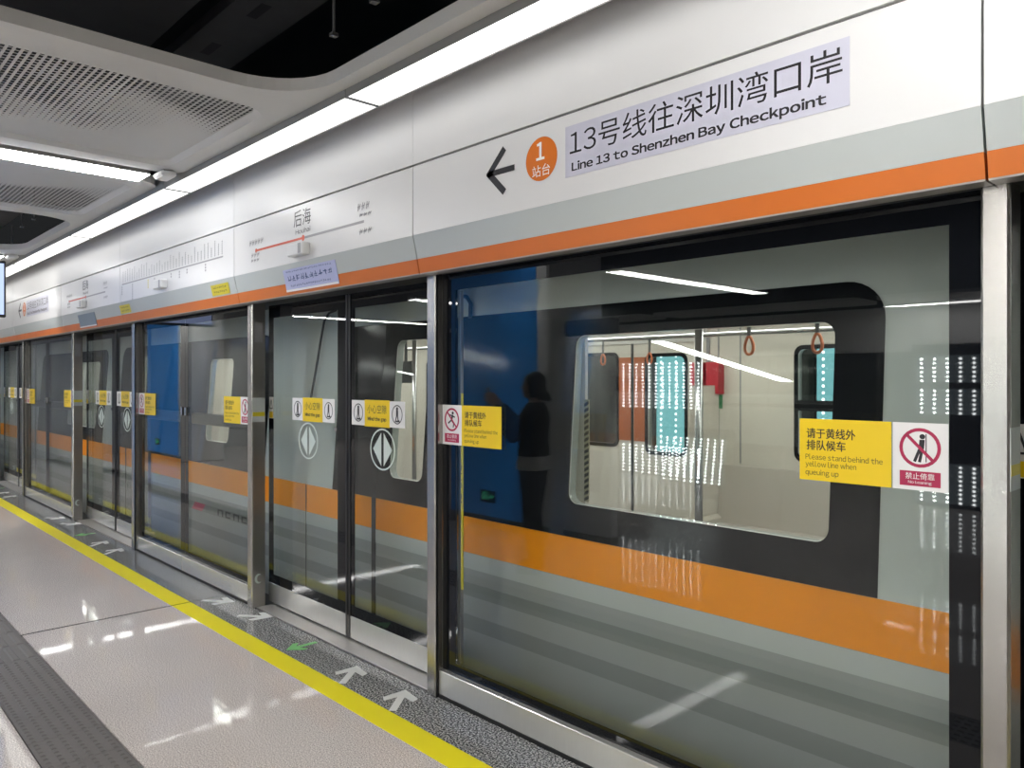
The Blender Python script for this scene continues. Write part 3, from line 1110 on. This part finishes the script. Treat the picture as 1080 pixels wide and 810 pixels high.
BANDS = [(-4.700, -1.063, (0, 1)), (-9.45, -5.750, (2, 3)), (-13.2, -10.0, (4,)), (-0.2, 4.0, (5,))]
for a, b, ws in BANDS:
    lp = rrect(a, b, ZW + .002, 1.957, .14, 8, (0, 0, 1, 1))
    bo = MB().plate(lp, [rrect(WIN[i][0] + .001, WIN[i][1] - .001, WIN[i][2] + .001, WIN[i][3] - .001, .055) for i in ws], side(-.006), .0055).build('black_window_band', TBLACK, train)
for a, b, c, d in WIN:
    wg = MB().plate(rrect(a + .004, b - .004, c + .004, d - .004, .05), [], side(.002), .008).build('window_pane', TGLASS, train)
# door seams and joints in the side
for xs_, wd in ((-4.195, .045), (-5.073, .008), (-8.77 - .35, .03)):
    MB().prism_x([(.327, -.9), (.327, ZW), (.331, ZW), (.331, -.9)], xs_ - wd / 2, xs_ + wd / 2).build('door_seam', BLACK, train)
# long curved grab rails beside the cab door
hp = [(352, 327), (345, 330), (340.5, 339), (338, 360), (335, 392), (331, 428)]
pp = []
for u, v in hp:
    X, Z = onY(u, v, ys(1.8) - .02)
    pp.append((X, ys(Z) - .025, Z))
MB().tube(pp, .009, 8).build('grab_rail', FRAMEB, train, smooth=True)
hp = [(483, 312), (491, 313), (495.5, 320), (496, 335)]
pp = []
for u, v in hp:
    X, Z = onY(u, v, ys(1.95) - .02)
    pp.append((X, ys(Z) - .02, Z))
MB().tube(pp, .012, 8).build('grab_rail', FRAMEB, train, smooth=True)
# maker's mark on the lower stripe (unreadable red block and letters in the photograph)
mk = MB().poly([(-7.22, .405), (-6.98, .405), (-6.90, .475), (-7.14, .475)], .3265).build('red_mark', STR, train)
t = MB()
for i in range(6):
    xq = -6.62 + i * .16
    t.stroke((xq, .412), (xq, .468), .03, .3265)
    t.stroke((xq, .462), (xq + .09, .462), .014, .3265)
    if i % 2 == 0:
        t.stroke((xq + .09, .468), (xq + .09, .412), .028, .3265)
    else:
        t.stroke((xq, .420), (xq + .09, .420), .014, .3265)
t.build('maker_lettering', INK, train)
# roof and far side
MB().prism_x([(ys(2.16), 2.16), (.50, 2.30), (.80, 2.50), (1.8, 2.58), (2.8, 2.50), (3.15, 2.30), (3.27, 2.16), (3.22, 2.16), (2.7, 2.42), (1.8, 2.50), (.85, 2.42), (ys(2.16) + .05, 2.16)], TX0, TX1).build('roof', TBODY, train)
for xe in (TX0, TX1 - .05):
    MB().box(xe, xe + .05, .38, 3.25, -.9, 2.45).build('end_wall', TBODY, train)
MB().box(TX0, TX1, .385, 3.26, -.10, 0.0).build('car_floor', TFLOOR, train)
MB().box(TX0, TX1, .45, 3.24, 2.12, 2.16).build('car_ceiling', TCEIL, train)
YO = 3.20
OW = [(-4.93, -4.52, 1.00, 1.82), (-4.165, -3.775, .96, 1.80), (-2.76, -2.0, 1.0, 1.83), (-9.3, -8.9, 1.0, 1.8), (-8.5, -8.1, 1.0, 1.8), (-7.4, -6.3, 1.0, 1.8), (1.2, 2.4, 1.0, 1.83)]
OL = [rrect(a, b, c, d, .05) for a, b, c, d in OW]
MB().plate([(TX0, 0), (TX1, 0), (TX1, 2.12), (TX0, 2.12)], OL, lambda a, b, d: (a, YO + d, b), .06).build('far_side_lining', BEIGE, train)
for i, (a, b, c, d) in enumerate(OW):
    MB().plate(rrect(a - .03, b + .03, c - .03, d + .03, .07), [rrect(a + .002, b - .002, c + .002, d - .002, .048)], lambda p, q, e: (p, YO - .006 + e, q), .0055).build('far_window_frame', TBLACK, train)
    MB().plate(rrect(a + .003, b - .003, c + .003, d - .003, .048), [], lambda p, q, e: (p, YO + .02 + e, q), .008).build('far_window_pane', TGLASS, train)
MB().box(-2.757, -2.003, YO - .004, YO + .015, 1.36, 1.44).build('window_transom', TBLACK, train)
# the far doors: two leaves, orange notices on either side of the closing edge
MB().box(-4.345, -4.325, YO - .012, YO - .0005, .01, 2.0).build('closing_edge', BLACK, train)
for (a, b) in ((-4.500, -4.352), (-4.318, -4.185)):
    s = MB().box(a, b, YO - .005, YO - .0005, 1.04, 1.80).build('orange_door_notice', mat('burnt_orange_sheet', (.42, .11, .025), .45), train)
MB().box(-5.05, -3.55, YO - .03, YO - .001, 1.92, 2.08).build('door_header', TCEIL, train)
for xq in (-5.06, -3.54):
    MB().box(xq - .012, xq + .012, YO - .02, YO - .0005, 0, 1.95).build('door_jamb', INKG, train)
for i in range(2):
    MB().box(-3.66 + i * .15, -3.545 + i * .15, YO - .09, YO - .001, 1.48, 1.74).build('red_emergency_box', mat('red_box', (.45, .02, .035), .4), train)
MB().box(-3.53, -3.41, YO - .02, YO - .001, 1.36, 1.47).build('green_label', mat('green_label', (.06, .28, .12), .4), train)
# interior lights, poles, grab rails, straps, bench
for yq in (1.05, 2.45):
    MB().box(TX0 + .2, TX1 - .2, yq, yq + .16, 2.105, 2.119).build('light_strip', EM_TRAIN, train)
for (xq, yq) in ((onY(737, 400, 2.05)[0], 2.05), (-6.9, 1.2), (.4, 2.05)):
    MB().tube([(xq, yq, 0), (xq, yq, 2.12)], .028, 12).build('grab_pole', POLE, train, smooth=True)
X = onY(437, 400, 1.9)[0]
MB().tube([(X, 1.9, 0), (X, 1.9, 2.12)], .022, 12).build('grab_pole', POLE, train, smooth=True)
X0, Z1 = onY(419, 381, 2.0)
X1, Z0 = onY(432, 404, 2.0)
MB().cbox(X0, X1, 2.0, 2.06, Z0, Z1, .01).build('interior_screen', FRAMEB, train)
MB().tube([((X0 + X1) / 2, 2.03, Z1 - .01), ((X0 + X1) / 2, 2.03, 2.12)], .015, 8).build('screen_hanger', FRAMEB, train)
for yq in (1.0, 2.55):
    MB().tube([(TX0 + .3, yq, 1.93), (TX1 - .3, yq, 1.93)], .017, 8).build('overhead_rail', POLE, train, smooth=True)
sx = onY(862, 400, 1.0)[0]
for (u, yq) in ((636, 2.55), (685, 2.55), (790, 1.0), (862, 1.0)):
    X = onY(u, 400, yq)[0]
    zl = 1.765
    s = MB().box(X - .009, X + .009, yq - .004, yq + .004, zl + .04, 1.95).build('strap', GALV, train)
    lp = [(X + .029 * math.sin(a) * (.55 + .45 * (1 - math.cos(a)) / 2), yq, zl + .044 * math.cos(a)) for a in [2 * math.pi * i / 16 for i in range(17)]]
    MB().tube(lp, .008, 6, cap=False).build('strap_handle', STRAPO, s, smooth=True)
for u in (758, 781):
    X = onY(u, 400, YO)[0]
    MB().box(X - .006, X + .006, YO - .004, YO - .0003, .92, 2.1).build('lining_seam', INKG, train)
MB().cbox(-3.42, -.6, YO - .46, YO - .02, .38, .44, .02).build('bench_seat', SEAT, train)
MB().prism_x([(YO - .07, .44), (YO - .02, .90), (YO - .002, .90), (YO - .002, .44)], -3.42, -.6).build('bench_back', SEAT, train)
MB().box(-3.42, -.6, YO - .36, YO - .05, 0, .38).build('bench_box', INKG, train)
MB().cbox(-3.52, -3.38, YO - .48, YO - .02, .30, .50, .03).build('bench_end_block', BEIGE, train)
MB().box(-3.44, -3.425, YO - .45, YO - .03, .5, 1.55).build('bench_screen', BEIGE, train)
# yellow and black hazard strip on the near window pillar
hz = MB()
for i in range(17):
    zz = 1.0 + i * .029
    hz.add([(-2.503, .44, zz), (-2.475, .44, zz + .014), (-2.475, .44, zz + .030), (-2.503, .44, zz + .016)], [(0, 1, 2, 3)])
MB().box(-2.503, -2.475, .441, .447, 1.0, 1.50).build('pale_strip', mat('pale_hazard_base', (.45, .42, .28), .4), train)
hz.build('hazard_stripes', INK, train)
MB().box(-2.60, -2.505, .45, .47, .90, 2.12).build('window_pillar', BEIGE, train)

# lit advertising panels on the tunnel wall, seen through the far windows
EM_CYAN = emitter('cyan_advert_face', (.30, .72, .78), .85)
EM_DOT = emitter('white_led', (.92, 1.0, 1.0), 3.2)
for (xa, xb, lb) in ((-4.86, -4.40, 'cyan LED advert panel seen through the far train door window'), (-3.12, -2.2, 'cyan LED advert panel seen through the far train window at the right')):
    t = thing('tunnel_advert_panel', ((xa + xb) / 2, 4.5, .6), lb, 'light panel', 'lit panels on the tunnel wall')
    MB().box(xa - .03, xb + .03, 4.30, 4.598, .57, 2.2).build('casing', FRAMEB, t)
    MB().box(xa, xb, 4.290, 4.299, .60, 2.17).build('lit_face', EM_CYAN, t)
    q = MB()
    for i in range(5):
        xq = xa + .06 + i * .185
        if xq > xb - .02:
            break
        for j in range(26):
            q.disc(xq, .64 + j * .06, .014, .014, 4.287, 8)
    q.build('led_dots', EM_DOT, t, kind='stuff')

# ================================================================== PLATFORM SIDE SEEN ONLY AS REFLECTION
for i, (xa, xb) in enumerate(((-6.83, -5.48), (-16.94, -15.23))):
    t = thing('station_column', ((xa + xb) / 2, -3.5, 0), ['blue fronted station column reflected in the big glass panel behind the person', 'distant blue fronted station column reflected in the escape door glass'][i], 'column', 'blue fronted columns on the platform')
    MB().cbox(xa - .02, xb + .16, -3.95, -3.11, 0, 2.975, .02).build('white_cladding', COLW, t)
    MB().box(xa, xb, -3.109, -3.10, .12, 2.97).build('blue_front', BLUE, t)
    e = MB().box(xa + .50, xa + .74, -3.098, -3.088, .27, .40).build('exit_sign', mat('exit_sign_black', (.01, .02, .015), .3), t)
    q = MB()
    cx = xa + .62
    q.stroke((cx - .07, .30), (cx - .07, .375), .02, -3.086)
    q.stroke((cx - .07, .375), (cx - .01, .375), .014, -3.086)
    q.stroke((cx - .03, .30), (cx - .03, .36), .018, -3.086)
    q.stroke((cx + .005, .30), (cx + .005, .37), .014, -3.086)
    q.stroke((cx + .02, .335), (cx + .085, .335), .012, -3.086)
    q.stroke((cx + .055, .355), (cx + .085, .335), .012, -3.086)
    q.stroke((cx + .055, .315), (cx + .085, .335), .012, -3.086)
    q.build('green_running_figure', emitter('exit_green_%d' % i, (.1, .8, .4), 1.2), e)
    MB().box(xa - .02, xb + .16, -3.115, -3.095, 0, .12).build('skirting', STEELD, t)

# pale information board beside the near column
ib0, ib1 = onY(582, 400, 3.35)[0], onY(643, 400, 3.35)[0]
zt = onY(600, 338, 3.35)[1]
t = thing('information_board', ((ib0 + ib1) / 2, -3.4, 0), 'pale free-standing board with a dark top sign, reflected behind the person', 'board')
MB().cbox(ib0, ib1, -3.47, -3.36, .06, zt - .16, .01).build('board_face', mat('board_white', (.86, .87, .88), .4), t)
MB().cbox(ib0 - .01, ib1 + .01, -3.48, -3.35, zt - .155, zt, .01).build('dark_top_sign', mat('navy_sign', (.012, .02, .05), .3), t)
MB().box(ib0 + .03, ib1 - .03, -3.50, -3.33, 0, .06).build('foot', STEELD, t)

# LED displays on the opposite side
EM_LED = emitter('led_display_face', (.34, .42, .46), 1.0)
EM_LED2 = emitter('led_display_dots', (.95, 1.0, 1.0), 22)
for i, (xa, xb, zz) in enumerate(((-8.38, -6.75, ((1.12, 1.88), (.02, .50))), (-3.60, -2.10, ((1.56, 1.90), (1.16, 1.48), (.05, .55))))):
    t = thing('led_display', ((xa + xb) / 2, -8.1, 0), ['wide LED display stand on the opposite side, reflected over the train window', 'LED display on the opposite side, reflected beside the right steel post'][i], 'display', 'LED displays across the platform')
    MB().box(xa - .04, xb + .04, -8.30, -8.10, 0, 2.04).build('casing', FRAMEB, t)
    for j, (za, zb) in enumerate(zz):
        s = MB().box(xa, xb, -8.099, -8.094, za, zb).build('lit_field', EM_LED, t)
        q = MB()
        n = 12 if i == 0 else 10
        for c_ in range(n):
            xq = xa + (xb - xa) * (c_ + .5) / n
            z_ = za + .02
            while z_ < zb:
                q.disc(xq, z_, .020, .016, -8.091, 6)
                z_ += .055
        q.build('led_dots', EM_LED2, s, kind='stuff')

# ================================================================== CEILING DETAILS
t = thing('ceiling_sensor', (-5.27, -.56, 2.93), 'small white device at the end of the crossing light bar', 'sensor', 'white devices beside the light bars')
MB().cbox(-5.37, -5.20, -.635, -.535, 2.93, 2.975, .015).build('device_body', BOXW, t)
MB().tube([(-5.285, -.585, 2.97), (-5.285, -.585, 3.3)], .01, 8).build('hanger', GALV, t)
copytree(t, -4.70, 'small white device at the end of the distant crossing light bar')
t = thing('hanging_screen', (-10.0, -1.15, 2.28), 'edge of a hanging information screen at the far left', 'screen')
MB().cbox(-10.03, -9.97, -1.65, -.645, 2.28, 2.90, .008).build('screen_case', FRAMEB, t)
MB().box(-9.969, -9.966, -1.63, -.665, 2.31, 2.87).build('lit_screen', emitter('screen_glow', (.42, .52, .85), .9), t)
for yq in (-1.5, -.95):
    MB().tube([(-10.0, yq, 2.89), (-10.0, yq, 2.98)], .012, 8).build('hanger_rod', GALV, t)

t = thing('ventilation_duct', (-5, -1.2, 3.6), 'big dark ventilation duct inside the open ceiling well', 'duct')
MB().cbox(-16, 4.5, -1.75, -.80, 3.62, 4.2, .01).build('duct_body', DUCT, t)
for i in range(14):
    MB().box(-15.5 + i * 1.45, -15.44 + i * 1.45, -1.79, -.76, 3.58, 4.24).build('duct_flange', DUCT, t)
t = thing('cable_tray', (-4, -.45, 3.7), 'perforated dark cable tray inside the open ceiling well', 'cable tray')
MB().prism_x([(-.62, 3.75), (-.62, 3.68), (-.25, 3.68), (-.25, 3.75), (-.262, 3.75), (-.262, 3.692), (-.608, 3.692), (-.608, 3.75)], -16, 4.5).build('tray_channel', DUCT, t)
for i in range(30):
    MB().box(-15.8 + i * .68, -15.6 + i * .68, -.50, -.44, 3.6785, 3.6805).build('tray_slot', BLACK, t)
for i, (xq, yq) in enumerate(((-3.0, -.66), (-2.62, -.70), (-1.9, -.68), (-8.4, -.70), (-8.9, -.70))):
    t = thing('hanger_rod', (xq, yq, 3.0), ['thin vertical hanger rod in the near ceiling well, leftmost', 'thin vertical hanger rod in the near ceiling well, middle', 'thin vertical hanger rod in the near ceiling well, rightmost', 'thin hanger rod in the far ceiling well, right one', 'thin hanger rod in the far ceiling well, left one'][i], 'rod', 'hanger rods in the ceiling wells')
    MB().tube([(xq, yq, 3.12), (xq, yq, 5.2)], .007, 6).build('rod', GALV, t)
    MB().box(xq - .015, xq + .015, yq - .015, yq + .015, 3.11, 3.125).build('clip', GALV, t)
t = thing('strut_channel', (-3.4, -1, 3.4), 'slotted steel strut crossing the near ceiling well', 'strut')
MB().box(-3.02, -2.96, -3.4, -.3, 3.42, 3.46).build('strut_body', GALV, t)
for i in range(20):
    MB().box(-3.005, -2.975, -3.3 + i * .15, -3.22 + i * .15, 3.4185, 3.4205).build('strut_slot', BLACK, t)
for i, yq in enumerate((-2.3, -2.0)):
    t = thing('conduit_pipe', (-4, yq, 3.3), ['dark conduit pipe above the ceiling, rear one', 'dark conduit pipe above the ceiling, front one'][i], 'pipe', 'conduit pipes above the ceiling')
    MB().tube([(-16, yq, 3.40), (4.5, yq, 3.40)], .04, 10).build('pipe_run', GALV, t)


# ================================================================== PERSON
def capsule(b, p0, r0, p1, r1, n=12, flat=1.0):
    """tapered limb with round ends (flat squashes it sideways)"""
    p0, p1 = Vector(p0), Vector(p1)
    d = (p1 - p0).normalized()
    u = d.orthogonal().normalized()
    v = d.cross(u)
    rings = []
    for k in range(5):
        a = math.pi / 2 * (k / 4)
        rings.append((p0 - d * r0 * math.cos(a), max(r0 * math.sin(a), 1e-4)))
    for k in range(5):
        a = math.pi / 2 * (1 - k / 4)
        rings.append((p1 + d * r1 * math.cos(a), max(r1 * math.sin(a), 1e-4)))
    vs = [c + (u * math.cos(2 * math.pi * i / n) + v * math.sin(2 * math.pi * i / n)) * r for c, r in rings for i in range(n)]
    m = len(rings)
    fs = [(j * n + i, j * n + (i + 1) % n, (j + 1) * n + (i + 1) % n, (j + 1) * n + i) for j in range(m - 1) for i in range(n)]
    fs += [tuple(range(n))[::-1], tuple(range((m - 1) * n, m * n))]
    b.add(vs, fs)


def limb(b, pts):
    for (p0, r0), (p1, r1) in zip(pts[:-1], pts[1:]):
        capsule(b, p0, r0, p1, r1)


def ellipsoid(b, c, r, n=16, m=10):
    vs, fs = [], []
    for j in range(m + 1):
        a = math.pi * j / m
        rr = max(math.sin(a), 1e-3)
        vs += [(c[0] + r[0] * rr * math.cos(2 * math.pi * i / n), c[1] + r[1] * rr * math.sin(2 * math.pi * i / n), c[2] - r[2] * math.cos(a)) for i in range(n)]
    fs = [(j * n + i, j * n + (i + 1) % n, (j + 1) * n + (i + 1) % n, (j + 1) * n + i) for j in range(m) for i in range(n)]
    fs += [tuple(range(n))[::-1], tuple(range(m * n, (m + 1) * n))]
    b.add(vs, fs)


def loft(b, rings, n=24):
    """closed trunk through ellipses (z, centre x, depth, width)"""
    vs = [(cx + rx * math.cos(2 * math.pi * i / n), ry * math.sin(2 * math.pi * i / n), z) for z, cx, rx, ry in rings for i in range(n)]
    m = len(rings)
    fs = [(j * n + i, j * n + (i + 1) % n, (j + 1) * n + (i + 1) % n, (j + 1) * n + i) for j in range(m - 1) for i in range(n)]
    fs += [tuple(range(n))[::-1], tuple(range((m - 1) * n, m * n))]
    b.add(vs, fs)


def fuse(b, name, m, parent, voxel=.008, it=4, label=None):
    """melts overlapping volumes into one continuous surface"""
    me = bpy.data.meshes.new(name)
    me.from_pydata(b.v, [], b.f)
    bm = bmesh.new()
    bm.from_mesh(me)
    bmesh.ops.recalc_face_normals(bm, faces=bm.faces[:])
    bm.to_mesh(me)
    bm.free()
    ob = bpy.data.objects.new(name, me)
    C.objects.link(ob)
    r = ob.modifiers.new('remesh', 'REMESH')
    r.mode = 'VOXEL'
    r.voxel_size = voxel
    r.use_smooth_shade = True
    s = ob.modifiers.new('smooth', 'SMOOTH')
    s.iterations = it
    s.factor = .5
    dg = bpy.context.evaluated_depsgraph_get()
    out = bpy.data.meshes.new_from_object(ob.evaluated_get(dg))
    bpy.data.objects.remove(ob)
    bpy.data.meshes.remove(me)
    out.name = name
    out.materials.clear()
    out.materials.append(m)
    for p in out.polygons:
        p.use_smooth = True
    o = bpy.data.objects.new(name, out)
    C.objects.link(o)
    o.parent = parent
    if label:
        o['label'] = label
    return o


SKINM = mat('skin', (.55, .36, .27), .5)
HAIR = mat('dark_hair', (.012, .010, .010), .4)
TOP = mat('black_jacket', (.010, .010, .012), .8)
SHIRT = mat('pale_grey_shirt', (.70, .70, .69), .8)
TROU = mat('dark_trousers', (.012, .014, .025), .8)
SHOE = mat('black_shoe', (.01, .01, .01), .5)
# figure in its own axes: looks along +x, left is +y
P = thing('person', (-4.53, -2.11, 0), 'person in a black jacket over a pale shirt holding up a phone, reflected in glass', 'person')
P.rotation_euler = (0, 0, math.radians(150))
TRUNK = [(.80, 0, .09, .15), (.90, 0, .112, .168), (1.0, 0, .102, .142), (1.08, 0, .098, .130), (1.18, 0, .105, .142), (1.28, -.005, .108, .158), (1.35, -.012, .088, .150), (1.39, -.012, .060, .090), (1.42, -.008, .050, .056), (1.47, .0, .047, .048)]
ARM = {}
b = MB()
loft(b, TRUNK)
ellipsoid(b, (.012, 0, 1.545), (.088, .072, .108))
ellipsoid(b, (.050, 0, 1.478), (.046, .046, .040))
ellipsoid(b, (.098, 0, 1.532), (.020, .012, .022))
for sg in (1, -1):
    ellipsoid(b, (.005, sg * .074, 1.535), (.018, .012, .030))
    sh, el, wr = (-.012, sg * .155, 1.335), (.125, sg * .200, 1.135), (.300, sg * .088, 1.365)
    pm = (.352, sg * .062, 1.425)
    ARM[sg] = (sh, el, wr, pm)
    limb(b, [(sh, .052), (el, .038), (wr, .026), (pm, .028)])
    ellipsoid(b, (.362, sg * .058, 1.436), (.030, .020, .040))
    for i, (dz, ln) in enumerate(((.036, .046), (.017, .052), (-.003, .050), (-.022, .042))):
        k0 = (.372, sg * .060, 1.436 + dz)
        k1 = (.372 + ln * .72, sg * .058, 1.436 + dz + .004)
        k2 = (.372 + ln * .92, sg * .040, 1.436 + dz + .007)
        k3 = (.372 + ln * .95, sg * .022, 1.436 + dz + .008)
        limb(b, [(k0, .0085), (k1, .008), (k2, .0075), (k3, .007)])
    limb(b, [((.350, sg * .055, 1.452), .011), ((.372, sg * .046, 1.480), .0095), ((.392, sg * .036, 1.492), .008)])
    hx = .02 if sg > 0 else -.01
    limb(b, [((0, sg * .088, .86), .090), ((hx + .01, sg * .095, .48), .056), ((hx - .03, sg * .098, .10), .038)])
    limb(b, [((hx - .045, sg * .098, .045), .036), ((hx + .10, sg * .108, .035), .030)])
fuse(b, 'body', SKINM, P, .0065, 3)
b = MB()
loft(b, [(.965, 0, .135, .180), (1.0, 0, .132, .176), (1.08, 0, .124, .162), (1.18, 0, .128, .170), (1.28, -.005, .130, .182), (1.35, -.012, .106, .172), (1.395, -.016, .078, .100), (1.41, -.018, .066, .074)])
for sg in (1, -1):
    sh, el, wr, pm = ARM[sg]
    limb(b, [(sh, .068), (el, .058), (tuple(Vector(wr) * .92 + Vector(el) * .08), .046)])
fuse(b, 'jacket', TOP, P, .009, 4)
b = MB()
loft(b, [(.855, 0, .142, .190), (.90, 0, .140, .188), (.985, 0, .126, .168)])
fuse(b, 'shirt_hem', SHIRT, P, .009, 2, 'pale shirt hem below the jacket')
b = MB()
loft(b, [(.78, 0, .105, .170), (.86, 0, .125, .180), (.93, 0, .118, .165)])
for sg in (1, -1):
    hx = .02 if sg > 0 else -.01
    limb(b, [((0, sg * .088, .84), .102), ((hx + .01, sg * .095, .48), .074), ((hx - .03, sg * .098, .13), .060)])
fuse(b, 'trousers', TROU, P, .010, 4)
for sg in (1, -1):
    hx = .02 if sg > 0 else -.01
    b = MB()
    ellipsoid(b, (hx - .035, sg * .098, .045), (.052, .043, .045))
    ellipsoid(b, (hx + .05, sg * .104, .040), (.095, .046, .040))
    b.box(hx - .08, hx + .13, sg * .102 - .038, sg * .102 + .038, .001, .020)
    fuse(b, 'shoe', SHOE, P, .008, 3)
b = MB()
ellipsoid(b, (-.018, 0, 1.572), (.094, .086, .096))
ellipsoid(b, (-.050, 0, 1.510), (.062, .080, .085))
ellipsoid(b, (-.100, 0, 1.465), (.040, .050, .040))
ellipsoid(b, (-.125, 0, 1.440), (.026, .032, .028))
for sg in (1, -1):
    limb(b, [((.010, sg * .070, 1.60), .024), ((.004, sg * .078, 1.50), .020), ((-.01, sg * .070, 1.455), .016)])
fuse(b, 'hair', HAIR, P, .008, 3)
for sg in (-1, 1):
    b = MB()
    ellipsoid(b, (.091, sg * .030, 1.548), (.008, .013, .007))
    b.build('eye', INK, None, smooth=True).parent = P
    MB().box(.086, .093, sg * .030 - .016, sg * .030 + .016, 1.566, 1.571).build('eyebrow', HAIR, None).parent = P
b = MB()
ellipsoid(b, (.091, 0, 1.490), (.008, .020, .006))
b.build('mouth', mat('lip', (.4, .12, .1), .5), None, smooth=True).parent = P
ph = thing('phone', (-4.53, -2.11, 0), 'dark phone held up in both hands by the person', 'phone')
ph.rotation_euler = P.rotation_euler
MB().cbox(.396, .405, -.042, .042, 1.375, 1.53, .003).build('phone_body', FRAMEB, None).parent = ph
MB().box(.3945, .3958, -.038, .038, 1.381, 1.524).build('phone_screen', emitter('phone_glow', (.5, .55, .6), .4), None).parent = ph
